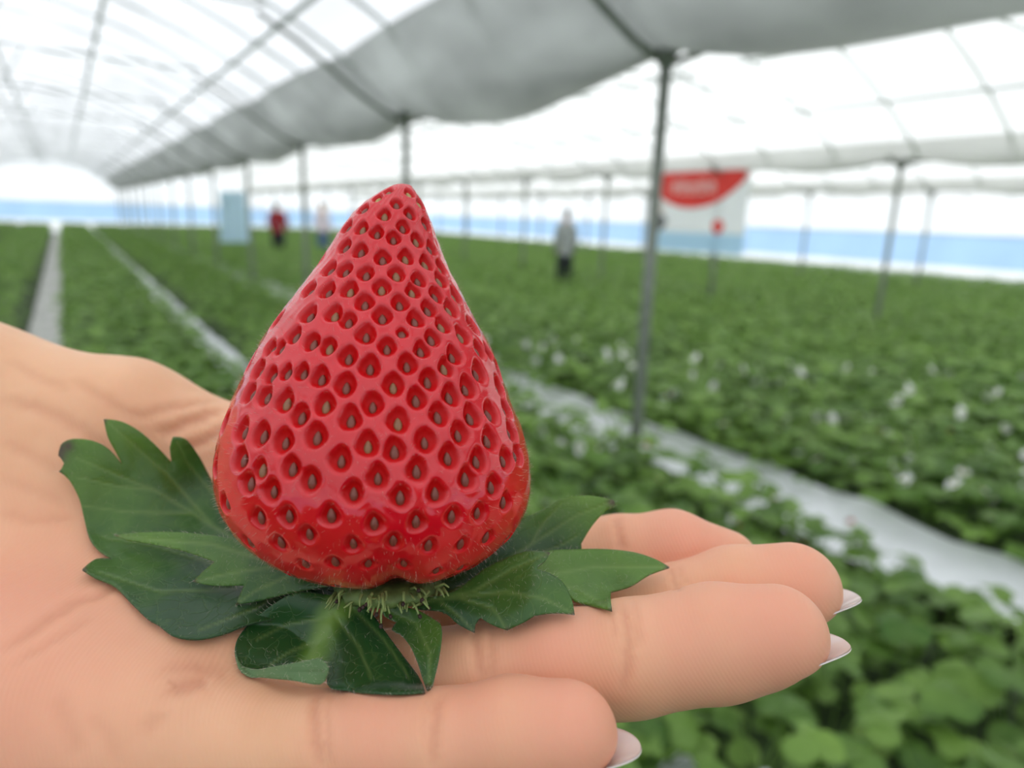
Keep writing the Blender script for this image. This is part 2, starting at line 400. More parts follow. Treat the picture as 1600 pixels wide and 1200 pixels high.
def person(loc, rz, top, bottom, label, H=1.68, lean=0.0, skirt=False, arm=0.0, hairlong=True):
    s = H / 1.68
    L = lambda z: lean * max(0, z - 0.9)
    nodes = [(0, L(.95), .95, (.13, .10)), (0, L(1.15), 1.15, (.12, .09)), (0, L(1.36), 1.36, (.15, .09)), (0, L(1.46), 1.46, .055), (0, L(1.52), 1.52, .05),
             (0, L(1.58) + .012, 1.58, (.075, .085)), (0, L(1.66), 1.655, (.068, .078))]
    edges = [(0, 1), (1, 2), (2, 3), (3, 4), (4, 5), (5, 6)]
    arms = []
    for sx in (1, -1):
        i = len(nodes)
        nodes += [(sx * .17, L(1.38), 1.37, .052), (sx * .22, L(1.12) - .02, 1.10, .042), (sx * .2, L(.95) + .14 + arm, .93 + arm, .032), (sx * .185, L(.93) + .22 + arm, .92 + arm * 1.2, .028), (sx * .18, L(.93) + .29 + arm, .92 + arm * 1.2, .014)]
        edges += [(2, i), (i, i + 1), (i + 1, i + 2), (i + 2, i + 3), (i + 3, i + 4)]
        arms.append([nodes[i], nodes[i + 1], nodes[i + 2]])
        j = len(nodes)
        nodes += [(sx * .09, 0, .88, .09), (sx * .10, .01, .48, .06), (sx * .105, -.02, .09, .04), (sx * .11, .10, .035, .035)]
        edges += [(0, j), (j, j + 1), (j + 1, j + 2), (j + 2, j + 3)]
    sc = lambda ns: [(a * s, b * s, c * s, tuple(q * s for q in r) if isinstance(r, tuple) else r * s) for a, b, c, r in ns]
    body = link('person', skin_mesh(sc(nodes), edges, skin_m, 'person'), None, loc)
    body.rotation_euler = (0, 0, rz); tag(body, label, 'person')
    tn = [(0, 0, .80, (.19, .155)), (0, L(.95), .95, (.165, .13)), (0, L(1.15), 1.15, (.145, .112)), (0, L(1.36), 1.36, (.172, .112)), (0, L(1.44), 1.435, .07)]
    te = [(0, 1), (1, 2), (2, 3), (3, 4)]
    for a in arms:
        i = len(tn); tn += [(a[0][0], a[0][1], a[0][2], .072), (a[1][0], a[1][1], a[1][2], .062), (a[2][0], a[2][1], a[2][2], .048)]; te += [(3, i), (i, i + 1), (i + 1, i + 2)]
    link('shirt', skin_mesh(sc(tn), te, top, 'shirt'), body)
    if skirt:
        bn = [(0, L(.96), .96, (.15, .12)), (0, 0, .75, (.19, .16)), (0, -.01, .4, (.21, .18)), (0, -.02, .16, (.22, .19))]; be = [(0, 1), (1, 2), (2, 3)]
        link('skirt', skin_mesh(sc(bn), be, bottom, 'skirt'), body)
    else:
        bn = [(0, L(.97), .98, (.165, .13)), (0, L(.9), .88, (.185, .15))]; be = [(0, 1)]
        for sx in (1, -1):
            j = len(bn); bn += [(sx * .085, 0, .76, .112), (sx * .10, .01, .48, .078), (sx * .105, -.02, .12, .062)]; be += [(1, j), (j, j + 1), (j + 1, j + 2)]
        link('trousers', skin_mesh(sc(bn), be, bottom, 'trousers'), body)
    hn = [(0, L(1.66) - .01, 1.675, (.084, .09)), (0, L(1.6) - .04, 1.60, (.088, .07)), (0, L(1.5) - .055, 1.50 if hairlong else 1.55, (.07, .045))]
    link('hair', skin_mesh(sc(hn), [(0, 1), (1, 2)], hair_m, 'hair'), body)
    f = MB()
    for sx in (1, -1): f.tube([(sx * .028 * s, (L(1.6) + .092) * s, 1.60 * s), (sx * .028 * s, (L(1.6) + .104) * s, 1.60 * s)], [.011 * s, .008 * s], 6)
    f.build('eyes', hair_m, body)
    return body
person((7.6, 10.2, 0), math.radians(-25), simple('pale_grey_shirt', (0.33, 0.35, 0.35), .8, .2, 9), simple('black_trousers', (0.012, 0.018, 0.018), .8, .2, 9),
       'person in a pale grey top and black trousers standing right of the strawberry', 1.70, 0.0, False).scale = (.82, .9, 1)
person((5.0, 20.0, 0), math.radians(-30), simple('red_jacket', (0.30, 0.012, 0.018), .8, .3, 9), simple('dark_navy_trousers', (0.012, 0.013, 0.022), .8, .2, 9),
       'person in a dark red top and black trousers far between the poles', 1.7, 0.0)
person((0.02, -0.42, 0), 0.0, simple('dark_jacket', (0.02, 0.022, 0.03), .85, .2, 9), simple('dark_jeans', (0.02, 0.025, 0.04), .8, .2, 9),  # unseen photographer, added to block light and darken the berry's front reflection
       'person in a dark jacket standing behind the outstretched hand, outside the picture', 1.66, 0.0)
person((6.25, 20.0, 0), math.radians(-160), simple('pale_pink_shirt', (0.74, 0.66, 0.74), .8, .05, 9), simple('blue_jeans', (0.10, 0.17, 0.28), .8, .2, 9),
       'person in a pale pinkish top and blue jeans just left of the strawberry tip', 1.76, 0.0)

# ------------------------------------------------------------------ strawberry plants
def leaflet(base, d, up, L, W, droop):
    side = np.cross(d, up); V = []
    prof = [(0, .05), (.22, .28), (.5, .47), (.78, .44), (.95, .22)]
    for t, w in prof:
        c = base + d * L * t - up * droop * L * t * t
        V += [c - side * W * w + up * L * .10 * w, c, c + side * W * w + up * L * .10 * w]
    V.append(base + d * L * 1.02 - up * droop * L)
    F = []
    for i in range(4): F += [(3*i, 3*i+1, 3*i+4, 3*i+3), (3*i+1, 3*i+2, 3*i+5, 3*i+4)]
    F += [(12, 13, 15), (13, 14, 15)]
    return V, F
def leaf_into(mb, az, r, z, L, rnd):
    o = np.array([math.cos(az), math.sin(az), 0]); tip = o * r + np.array([0, 0, z])
    mid = o * r * .45 + np.array([0, 0, z * .62])
    mb.tube([o * .012, mid, tip], [.0028, .0022, .0016], 3, cap=False)
    tilt = rnd.uniform(-.35, .25)
    d0 = o * math.cos(tilt) + np.array([0, 0, math.sin(tilt)]); up0 = np.array([0, 0, 1.0]) - d0 * d0[2]; up0 /= np.linalg.norm(up0)
    sd = np.cross(d0, up0)
    for ang in (0, 1.25, -1.25):
        d = d0 * math.cos(ang) + sd * math.sin(ang)
        up = up0 + sd * rnd.uniform(-.25, .25) + d0 * rnd.uniform(-.2, .2); up -= d * d.dot(up); up /= np.linalg.norm(up)
        mb.add(*leaflet(tip, d, up, L * (1 if ang == 0 else .88), L * .95, rnd.uniform(.1, .45)))
def plant_leaves(seed, n):
    rnd = random.Random(seed); out = []
    for i in range(n):
        f = (i + .5) / n
        out.append((2.4 * i + rnd.uniform(-.4, .4), 0.05 + 0.15 * math.sqrt(f) * rnd.uniform(.8, 1.15), (0.25 - 0.17 * f) * rnd.uniform(.85, 1.15), rnd.uniform(.058, .08)))
    return out, rnd
def flower_mesh():
    petals, c = MB(), MB()
    for k in range(5):
        a = 2 * math.pi * k / 5; o = np.array([math.cos(a), math.sin(a), 0]); s = np.array([-math.sin(a), math.cos(a), 0])
        petals.add([o*.003, o*.009 - s*.008 + [0,0,.002], o*.017 - s*.006 + [0,0,.004], o*.019 + [0,0,.004], o*.017 + s*.006 + [0,0,.004], o*.009 + s*.008 + [0,0,.002]], [(0,1,2,3,4,5)])
    c.tube([(0, 0, 0), (0, 0, .004), (0, 0, .006)], [.0055, .005, .002], 8)
    return petals.mesh('petals', M['petal']), c.mesh('flower_centre', M['yellow'])
PET, CEN = flower_mesh()
bm_ = MB(); bm_.tube([(0,0,0), (0,0,-.006), (0,0,-.016), (0,0,-.027), (0,0,-.034)], [.007, .0125, .0135, .008, .002], 10)
BERRY = bm_.mesh('berry', M['berry'])
stem_ = MB(); stem_.tube([(0, 0, 0), (.05, 0, .06), (.11, 0, .10), (.145, 0, .085)], .0018, 4)
STALK = stem_.mesh('flower_stalk', M['stem'])
leaf_protos = []
for s in range(6):
    ls, rnd = plant_leaves(100 + s, 15); mes = []
    for l in ls:
        b = MB(); leaf_into(b, *l, rnd); mes.append(b.mesh('leaf', M['leaf'], False))
    leaf_protos.append(mes)
joined = []
for s in range(8):
    ls, rnd = plant_leaves(200 + s, 15); b = MB()
    for l in ls: leaf_into(b, *l, rnd)
    joined.append(b.mesh('strawberry_plant', M['leaf'], False))
# places: two staggered rows on each bed
spots = []
for bi, (a, b_) in enumerate(BEDS):
    for f in ((0.11, 0.25, 0.42, 0.6, 0.8, 0.97) if 2.6 < a < 6 else (0.14, 0.36, 0.58, 0.78) if 1 < a < 6 else (0.14, 0.38, 0.62, 0.84) if a > 1 else (0.2, 0.4, 0.6, 0.78)):
        y = Y0 + 0.5 + 0.1 * bi
        while y < Y1 - 0.4:
            spots.append((a + (b_ - a) * f + random.uniform(-.06, .06), y + random.uniform(-.05, .05), bi)); y += 0.25
y = 5.6
while y < Y1 - .4:
    spots.append((2.87 + random.uniform(-.16, .16), y, 8)); y += 0.17
for y in (2.95, 4.0, 4.9): spots.append((2.62 + random.uniform(-.03, .06), y + random.uniform(-.1, .1), 8))
for y in np.arange(.75, 2.0, .22): spots.append((1.14 + random.uniform(-.05, .05), y, 7))
spots = np.array(spots)
cp = (spots[:, :2] @ ROT[:2, :]) + (0.35 - EYE) * ROT[2]           # camera coordinates
dep = -cp[:, 2]; sx = 800 + FPX * cp[:, 0] / np.maximum(dep, 1e-3); sy = 600 - FPX * cp[:, 1] / np.maximum(dep, 1e-3)
keep = ~((np.hypot(spots[:, 0], spots[:, 1]) < 0.75) & (spots[:, 0] < 1.2))   # where the photographer stands
# the pole's foot and the people's feet stay clear
for fx, fy, fr in [(GX0, 2.6, .07), (7.6, 10.2, .22), (5.0, 20, .25), (6.25, 20, .25)]:
    keep &= np.hypot(spots[:, 0] - fx, spots[:, 1] - fy) > fr
inview = (dep > .2) & (sx > -60) & (sx < 1660) & (sy < 1290) & (sy > 300)
# hidden behind hand and fruit
hid = (sx > 380) & (sx < 790) & (sy > 620) | (sx < 300) & (sy > 560) | (sx < 900) & (sy > 1000)
order = [i for i in np.argsort(np.hypot(spots[:, 0], spots[:, 1])) if keep[i] and inview[i] and not hid[i]]
chosen = order[:300]; cs = set(chosen)
def plant_label(x, y, nf, nb):
    if x < -0.4: bed = 'left of the pale path'
    elif x < 1.1: bed = 'right of the pale path'
    elif x < 2.66: bed = 'below the fingertips' if y < 1.6 else 'before the white strip'
    elif x < 3.15: bed = 'over the white strip'
    elif x < 4.4: bed = 'just beyond the white strip'
    elif x < 5.7: bed = 'two beds past the white strip'
    else: bed = 'in the farther beds'
    zone = '' if bed == 'below the fingertips' else ', before the nearest pole' if y < 2.3 else ', beside the nearest pole' if y < 3.3 else ', behind the nearest pole' if y < 6 else ', far off'
    fl = 'a white flower' if nf == 1 else 'white flowers' if nf > 1 else ''
    be = 'a red berry' if nb == 1 else 'red berries' if nb > 1 else ''
    look = 'flowering and fruiting strawberry plant' if nf and nb else ('strawberry plant with ' + ' and '.join(t for t in (fl, be) if t)) if nf + nb else 'leafy strawberry plant'
    lab = f'{look} {bed}{zone}'
    return lab, lab.replace('plant', 'plants', 1)
for q, i in enumerate(chosen):
    x, y = spots[i, :2]; sc = random.uniform(.85, 1.2)
    stalks = [random.random() < .72 for _ in range(random.choice((0, 1, 1, 2, 3)))] if q < 240 else []
    lab, grp = plant_label(x, y, sum(stalks), len(stalks) - sum(stalks))
    if q < 45:
        t = thing('strawberry_plant', lab, 'plant', (x, y, .235), random.uniform(0, 6.28), grp); t.scale = (sc,) * 3
        for me in leaf_protos[q % 6]: link('leaf', me, t)
        par = t
    else:
        par = link('strawberry_plant', joined[q % 8], None, (x, y, .235)); par.rotation_euler = (0, 0, random.uniform(0, 6.28)); par.scale = (sc,) * 3
        tag(par, lab, 'plant', grp)
    for is_flower in stalks:
            rz = random.uniform(0, 6.28); st = link('flower_stalk', STALK, par); st.rotation_euler = (0, 0, rz); sc2 = random.uniform(1.8, 2.7) if is_flower else random.uniform(.9, 1.5); st.scale = (1, 1, sc2)
            if is_flower:
                f = link('petals', PET, st, (.145, 0, .085)); f.rotation_euler = (random.uniform(-.5, .5), random.uniform(-.2, .8), 0); f.scale = (1.35, 1.35, 1.35 / sc2)
                c = link('flower_centre', CEN, st, (.146, 0, .0855)); c.scale = (1, 1, 1 / sc2)
            else:
                be = link('berry', BERRY, st, (.145, 0, .085)); be.scale = (1.1, 1.1, 1.1 / sc2)
# everything farther off, past the three hundred nearest: one mass
rest = [i for i in range(len(spots)) if keep[i] and i not in cs]
nr = np.random.default_rng(5)
proto = []
for s in range(10):
    ls, rnd = plant_leaves(300 + s, 11); vs, fs, n0 = [], [], 0
    for az, r, z, L in ls:
        o = np.array([math.cos(az), math.sin(az), 0]); tip = o * r + np.array([0, 0, z]); sd = np.array([-o[1], o[0], 0])
        for ang in (0, 1.25, -1.25):
            d = o * math.cos(ang) + sd * math.sin(ang); d[2] = rnd.uniform(-.4, .3); d /= np.linalg.norm(d); w = np.cross(d, [0, 0, 1]); w /= np.linalg.norm(w)
            upv = np.cross(w, d); w = w + upv * rnd.uniform(-.3, .3); l2 = L * 1.15
            vs += [tip, tip + d*l2*.55 - w*l2*.42 + upv*.006, tip + d*l2*1.0 - upv*.01, tip + d*l2*.55 + w*l2*.42 + upv*.006]
            fs.append((n0, n0+1, n0+2, n0+3)); n0 += 4
    proto.append((np.array(vs), np.array(fs)))
VV, FF, n0 = [], [], 0
for i in rest:
    x, y, _ = spots[i]
    if (not inview[i]) and (y > 6 or nr.random() < .5): 
        if y > 6: continue
    v, f = proto[int(nr.integers(10))]; a = nr.uniform(0, 6.28); s = nr.uniform(.85, 1.2)
    ca, sa = math.cos(a) * s, math.sin(a) * s
    VV.append(np.stack([v[:, 0]*ca - v[:, 1]*sa + x, v[:, 0]*sa + v[:, 1]*ca + y, v[:, 2]*s + .235], -1)); FF.append(f + n0); n0 += len(v)
fo = obj('strawberry_foliage', np.concatenate(VV), np.concatenate(FF), M['leaf_far'], smooth=False)
tag(fo, 'dense green strawberry foliage covering the farther beds', 'foliage', kind='stuff')

# ripe fruit lying on the white strip
for (x, y, rz, lab) in [(2.83, 2.85, .4, 'small red berry lying on the white strip just right of the nearest pole'),
                        (2.86, 2.02, 1.9, 'small red berry on the white strip above the middle fingertip'),
                        (2.80, 1.98, 3.0, 'orange red berry touching another on the white strip'),
                        (2.88, 1.62, 4.0, 'lone red berry on the white strip toward the picture edge'),
                        (3.62, 1.95, 5.0, 'red berry showing among leaves beyond the white strip')]:
    t = thing('ripe_berry', lab, 'strawberry', (x, y, .215 if x < 3 else .44), rz); t.rotation_euler = (1.35, .2, rz); t.scale = (1.25, 1.25, 1.25)
    link('flesh', BERRY, t)
    c_ = MB()
    for k in range(5):
        a = 2 * math.pi * k / 5; o = np.array([math.cos(a), math.sin(a), 0]); s = np.array([-math.sin(a), math.cos(a), 0])
        c_.add([o*.001, o*.008 - s*.004 + [0,0,.001], o*.016 - [0,0,.003], o*.008 + s*.004 + [0,0,.001]], [(0,1,2,3)])
    c_.build('calyx', M['stem'], t)

# ================================================================== the open hand
def P(px, py, d): return C(px, py, d)
CH = {   # centre lines of the fingers: (px, py, depth mm, radius mm)
 'pinky': [(884,1147,90,6.7),(800,1149,91,7.15),(690,1165,92.5,6.95),(600,1166,94,7.6),(500,1172,96,7.45),(400,1166,98.5,8.3),(280,1168,101,9.6),(215,1170,102,10.5)],
 'ring': [(1212,993,105,7.6),(1120,1003,105.5,8.55),(985,1027,106,8.45),(870,1044,107,8.75),(750,1064,108,8.5),(620,1078,109.5,9.0),(470,1085,111,10.0),(330,1085,112,10.8)],
 'middle': [(1238,921,120,8.0),(1150,932,120.5,8.5),(1045,961,121,8.3),(935,980,121.5,8.7),(830,998,122,8.7),(700,1010,123,9.2),(560,1012,124,10.0),(400,1000,125,11)],
 'index': [(1128,886,135,7.4),(1050,864,135.5,8.2),(968,868,136,7.75),(890,880,136,8.2),(820,900,136.5,8.4),(700,925,137,9.2),(580,930,138,10.0),(440,910,139,11)],
}
CH3 = {k: [(C(a, b, d), r) for a, b, d, r in v] for k, v in CH.items()}
mm = lambda *a: np.array(a, float)
CH3['thumb'] = [(mm(-16,-37,165),7.2),(mm(-28,-33,163),8.3),(mm(-40,-27,160.5),8.6),(mm(-52,-20.5,157),9.6),(mm(-64,-16,153.5),11.5),(mm(-84,-10.6,150),15.6)]
PALM = [  # (point a, ra, point b, rb)
 (mm(-54,-52,102),10.5, mm(-150,-48,118),19), (mm(-46,-49.5,112),11, mm(-150,-45,126),20),
 (mm(-44,-46,125),11.5, mm(-150,-41,136),20), (mm(-42,-39.5,138),11, mm(-150,-36,144),19),
 (mm(-78,-55.5,104),13.5, mm(-135,-51,113),19), (mm(-84,-10.6,150),15.6, mm(-122,-6.4,148),18.8),
 (mm(-96,-22,145),15, mm(-150,-28,143),21), (mm(-68,-27,147),11.5, mm(-110,-24,143),19),
 (mm(-122,-6.2,148),18.8, mm(-165,-24,140),21), (mm(-150,-42,130),23, mm(-205,-42,134),23.5), (mm(-205,-42,134),23.5, mm(-262,-44,138),29),
]
def caps(p, a, ra, b, rb):
    ab = (b - a).astype(p.dtype); t = np.clip(((p - a.astype(p.dtype)) @ ab) / ab.dot(ab), 0, 1)
    q = p - a.astype(p.dtype) - t[..., None] * ab
    return np.sqrt(np.einsum('...i,...i', q, q)) - (ra + t * (rb - ra))
def smin(a, b, k):
    h = np.maximum(k - np.abs(a - b), 0) / k
    return np.minimum(a, b) - h * h * k * .25
def nail_frame(name):
    c, r = CH3[name][0]; c2 = CH3[name][1][0]
    t = c - c2; t /= np.linalg.norm(t)
    n = mm(0.02, -1, 0.03) if name != 'thumb' else mm(-.2, -.3, .93)
    n -= t * n.dot(t); n /= np.linalg.norm(n)
    al = math.radians(16); td = t * math.cos(al) - n * math.sin(al); nd = n * math.cos(al) + t * math.sin(al)
    return c, r, td, nd, np.cross(td, nd)
NF = {k: nail_frame(k) for k in CH3}
def finger_sdf(p, name):
    ch = CH3[name]; f = None
    for (a, ra), (b, rb) in zip(ch[:-1], ch[1:]):
        g = caps(p, a, ra, b, rb); f = g if f is None else smin(f, g, 1.6)
    c, r, td, nd, _ = NF[name]
    pl = (p - (c + nd * r * .70).astype(p.dtype)) @ nd.astype(p.dtype)
    near = np.clip(1 - ((p - c.astype(p.dtype)) @ (-td).astype(p.dtype)) / 22, 0, 1)      # flattened under the nail only
    pl = pl - (1 - near) * 12
    return -smin(-f, -pl, 2.2)
def palm_sdf(p):
    f = None
    for a, ra, b, rb in PALM:
        g = caps(p, a, ra, b, rb); f = g if f is None else smin(f, g, 13)
    return f
def hand_sdf(p):
    f = None
    for k in ('pinky', 'ring', 'middle', 'index'):
        g = finger_sdf(p, k); f = g if f is None else smin(f, g, 1.2)
    th = finger_sdf(p, 'thumb')
    return smin(smin(f, palm_sdf(p), 7), th, 4)

def surface_nets(lo, hi, h):
    ax = [np.arange(lo[i], hi[i] + h, h, dtype=np.float32) for i in range(3)]
    shp = tuple(len(a) for a in ax)
    Vg = np.full(shp, 9.0, np.float32)
    st = 24
    for i0 in range(0, shp[0], st):                       # slabs keep the memory small
        sl = slice(i0, min(i0 + st, shp[0]))
        p = np.stack(np.meshgrid(ax[0][sl], ax[1], ax[2], indexing='ij'), -1)
        Vg[sl] = hand_sdf(p)
    S = Vg < 0
    cs = tuple(n - 1 for n in shp)
    acc = np.zeros(cs + (3,), np.float32); cnt = np.zeros(cs, np.float32)
    for axis in range(3):
        for o1 in (0, 1):
            for o2 in (0, 1):
                off = [0, 0, 0]; oth = [a for a in range(3) if a != axis]; off[oth[0]] = o1; off[oth[1]] = o2
                a = tuple(slice(off[d], off[d] + cs[d]) for d in range(3))
                o_b = list(off); o_b[axis] += 1; b = tuple(slice(o_b[d], o_b[d] + cs[d]) for d in range(3))
                cr = S[a] != S[b]; va, vb = Vg[a], Vg[b]
                t = np.where(cr, va / np.where(cr, va - vb, 1), 0)
                e = np.empty(cs + (3,), np.float32)
                for d in range(3): e[..., d] = off[d]
                e[..., axis] = t
                acc += e * cr[..., None]; cnt += cr
    act = cnt > 0
    idx = np.full(cs, -1, np.int64); idx[act] = np.arange(act.sum())
    ijk = np.stack(np.nonzero(act), -1)
    verts = (ijk + acc[act] / cnt[act][:, None]) * h + np.array(lo)
    Q = []
    for axis in range(3):
        o = [a for a in range(3) if a != axis]
        a = [slice(1, n - 1) for n in shp]; a[axis] = slice(0, shp[axis] - 1)
        b = list(a); b[axis] = slice(1, shp[axis])
        sa, sb = S[tuple(a)], S[tuple(b)]
        ii = np.stack(np.nonzero(sa != sb), -1)
        off = np.array([1, 1, 1]); off[axis] = 0
        flip = sa[tuple(ii.T)]; ii = ii + off
        def cell(d1, d2):
            c = ii.copy(); c[:, o[0]] -= d1; c[:, o[1]] -= d2; return idx[tuple(c.T)]
        q = np.stack([cell(1, 1), cell(0, 1), cell(0, 0), cell(1, 0)], -1)
        if axis == 1: q = q[:, ::-1]
        q = np.where(flip[:, None], q, q[:, ::-1]); Q.append(q)
    return verts, np.concatenate(Q)

def grad(p, e=0.15):
    g = np.stack([hand_sdf(p + e * np.eye(3)[i]) - hand_sdf(p - e * np.eye(3)[i]) for i in range(3)], -1)
    return g / (np.linalg.norm(g, axis=1)[:, None] + 1e-9)
def subdivide(V, Q):
    n = len(V)
    E = np.concatenate([Q[:, [0, 1]], Q[:, [1, 2]], Q[:, [2, 3]], Q[:, [3, 0]]]); Es = np.sort(E, 1)
    key = Es[:, 0].astype(np.int64) * n + Es[:, 1]
    uk, inv = np.unique(key, return_inverse=True)
    em = (V[uk // n] + V[uk % n]) / 2; fm = V[Q].mean(1)
    m = len(Q); e = inv.reshape(4, m) + n; f = np.arange(m) + n + len(em)
    q = np.concatenate([np.stack([Q[:, k], e[k], f, e[(k - 1) % 4]], -1) for k in range(4)])
    return np.concatenate([V, em, fm]), q

hv, hq = surface_nets((-262, -88, 78), (64, 24, 180), 1.25)
def snap(V, it=2):
    for _ in range(it):
        g = grad(V); V = V - g * np.clip(hand_sdf(V), -1, 1)[:, None]
    return V, grad(V)
hv, _ = snap(hv, 2)
hv, hq = subdivide(hv, hq)
hv, hn = snap(hv, 1)

def hand_depth(px, py):                 # depth (mm) at which a pixel's ray meets the hand; far away when it misses
    px = np.asarray(px, float); py = np.asarray(py, float)
    dr = np.stack([(px - 800) / FPX, (600 - py) / FPX, np.ones_like(px)], -1); ln = np.linalg.norm(dr, axis=-1)
    d = np.full(px.shape, 70.0)
    for _ in range(70):
        d = np.minimum(d + hand_sdf(dr * d[..., None]) / ln * .9, 400.0)
    return d

# creases of the palm side: (pixel polyline, half width mm, depth mm)
CREASES = [
 ([(500,1084),(492,1110),(494,1150),(500,1200)],.75,.42),([(516,1086),(511,1120),(512,1160),(516,1200)],.5,.22),
 ([(690,1082),(682,1110),(677,1150),(676,1200)],.7,.38),([(672,1082),(664,1120),(662,1160)],.5,.16),
 ([(745,978),(744,1000),(748,1030),(754,1062)],.75,.38),([(768,975),(766,1000),(768,1035),(772,1060)],.6,.26),
 ([(972,940),(978,965),(982,1000),(980,1040),(972,1080)],.75,.38),([(990,937),(996,970),(999,1010)],.6,.25),([(955,945),(960,970),(962,1000)],.5,.18),
 ([(1045,886),(1052,900),(1060,925)],.6,.3),([(1058,882),(1066,898),(1072,915)],.5,.2),
 ([(962,806),(966,830),(972,862)],.7,.35),
 ([(0,1022),(60,980),(120,943),(174,922),(215,905)],1.1,.35),([(20,1040),(90,1000),(150,965)],.8,.18),
 ([(86,1085),(105,1130),(125,1180)],1.3,.2),([(228,1146),(240,1130),(254,1112)],1.0,.2),([(140,1120),(170,1150),(185,1195)],1.0,.14),
 ([(246,680),(300,658),(350,640)],1.2,.5),([(215,650),(280,636),(340,625)],1.0,.3),([(280,705),(320,690),(356,668)],1.0,.45),
 ([(0,622),(70,640),(130,672),(170,710)],1.3,.35),([(10,560),(60,590),(110,610)],1.0,.2),([(0,690),(60,715),(95,740)],1.0,.22),([(110,590),(190,640),(240,660)],1.0,.25),
 ([(0,800),(50,815),(120,812)],.9,.2),([(0,745),(60,770),(110,790)],.9,.15),
 ([(327,1062),(300,1068),(262,1076)],1.3,.5),([(360,1050),(300,1040),(250,1045)],1.4,.3),
]
crease = np.zeros(len(hv)); disp = np.zeros(len(hv))
rs = np.random.default_rng(3)
for pl, w, dp in CREASES:
    pl = np.array(pl, float); seg = np.linspace(0, 1, 26)
    tt = np.linspace(0, len(pl) - 1, len(pl)); q = np.stack([np.interp(seg * (len(pl) - 1), tt, pl[:, k]) for k in (0, 1)], -1)
    q += rs.normal(0, 1.2, q.shape)
    dd = hand_depth(q[:, 0], q[:, 1]); med = np.median(dd); ok = np.abs(dd - med) < 22
    q3 = C(q[ok, 0], q[ok, 1], dd[ok])
    if len(q3) < 3: continue
    lo, hi = q3.min(0) - 5, q3.max(0) + 5
    s = np.nonzero(np.all((hv > lo) & (hv < hi), 1))[0]
    best = np.full(len(s), 1e9); bt = np.zeros(len(s))
    for k in range(len(q3) - 1):
        a, b = q3[k], q3[k + 1]; ab = b - a; t = np.clip(((hv[s] - a) @ ab) / (ab.dot(ab) + 1e-9), 0, 1)
        dist = np.linalg.norm(hv[s] - a - t[:, None] * ab, axis=1); m_ = dist < best
        best[m_] = dist[m_]; bt[m_] = (k + t[m_]) / (len(q3) - 1)
    fade = np.clip(np.minimum(bt, 1 - bt) * 5, 0, 1) ** .6 * .9 + .1
    g = np.exp(-(best / w) ** 2) * fade; lip = np.exp(-((best - 2.1 * w) / (1.2 * w)) ** 2) * fade
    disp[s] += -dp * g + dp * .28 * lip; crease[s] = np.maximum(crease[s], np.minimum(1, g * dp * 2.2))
# skin colour regions: rosier pads and heel, yellower hollow
def blob(cx, cy, d, r): return np.exp(-(np.linalg.norm(hv - C(cx, cy, d), axis=1) / r) ** 2)
pink = np.zeros(len(hv))
for a in [(900,1120,88,13),(760,1140,90,9),(1200,970,102,15),(1080,1000,103,10),(1240,900,118,12),(1080,840,132,16),(870,1010,104,10),(600,1150,92,9),(60,1120,105,26),(0,1000,108,22)]:
    pink = np.maximum(pink, blob(*a))
hv = hv + hn * disp[:, None]

skin, nt, b = mat('palm_skin')
ca = node(nt, 'ShaderNodeAttribute', attribute_name='crease'); pa = node(nt, 'ShaderNodeAttribute', attribute_name='pink')
tc = node(nt, 'ShaderNodeTexCoord'); nz = node(nt, 'ShaderNodeTexNoise', Scale=70.0, Detail=5.0); nt.links.new(tc.outputs['Object'], nz.inputs['Vector'])
base = ramp(nt, nz.outputs['Fac'], [(0.3, (0.785, 0.425, 0.245)), (0.7, (0.85, 0.495, 0.30))])
c1 = mixc(nt, pa.outputs['Fac'], base, (0.80, 0.362, 0.24))
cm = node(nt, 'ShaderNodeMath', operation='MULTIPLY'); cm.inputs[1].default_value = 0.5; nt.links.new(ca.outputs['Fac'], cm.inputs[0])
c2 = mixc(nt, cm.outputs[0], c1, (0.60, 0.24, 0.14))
nt.links.new(c2, b.inputs['Base Color'])
b.inputs['Roughness'].default_value = 0.5; b.inputs['Specular IOR Level'].default_value = 0.35
b.inputs['Subsurface Weight'].default_value = 0.35; b.inputs['Subsurface Radius'].default_value = (1.0, 0.35, 0.2); b.inputs['Subsurface Scale'].default_value = 0.0025
wv = node(nt, 'ShaderNodeTexWave', Scale=560.0, Distortion=9.0); wv.inputs['Detail'].default_value = 2.0; wv.inputs['Detail Scale'].default_value = 0.06
wm = node(nt, 'ShaderNodeMapping'); wm.inputs['Rotation'].default_value = (0.4, 0.5, 0.9)
nt.links.new(tc.outputs['Object'], wm.inputs[0]); nt.links.new(wm.outputs[0], wv.inputs['Vector'])
n2 = node(nt, 'ShaderNodeTexNoise', Scale=420.0, Detail=4.0); nt.links.new(tc.outputs['Object'], n2.inputs['Vector'])
n3 = node(nt, 'ShaderNodeTexVoronoi', Scale=330.0); n3.feature = 'DISTANCE_TO_EDGE'; nt.links.new(tc.outputs['Object'], n3.inputs['Vector'])
ad = node(nt, 'ShaderNodeMath', operation='MULTIPLY_ADD'); ad.inputs[1].default_value = 0.55
nt.links.new(wv.outputs['Fac'], ad.inputs[0]); nt.links.new(n2.outputs['Fac'], ad.inputs[2])
ad2 = node(nt, 'ShaderNodeMath', operation='MULTIPLY_ADD'); ad2.inputs[1].default_value = 0.5
nt.links.new(n3.outputs['Distance'], ad2.inputs[0]); nt.links.new(ad.outputs[0], ad2.inputs[2])
bp = node(nt, 'ShaderNodeBump', Strength=0.19, Distance=0.00012); nt.links.new(ad2.outputs[0], bp.inputs['Height'])
nt.links.new(bp.outputs[0], b.inputs['Normal'])

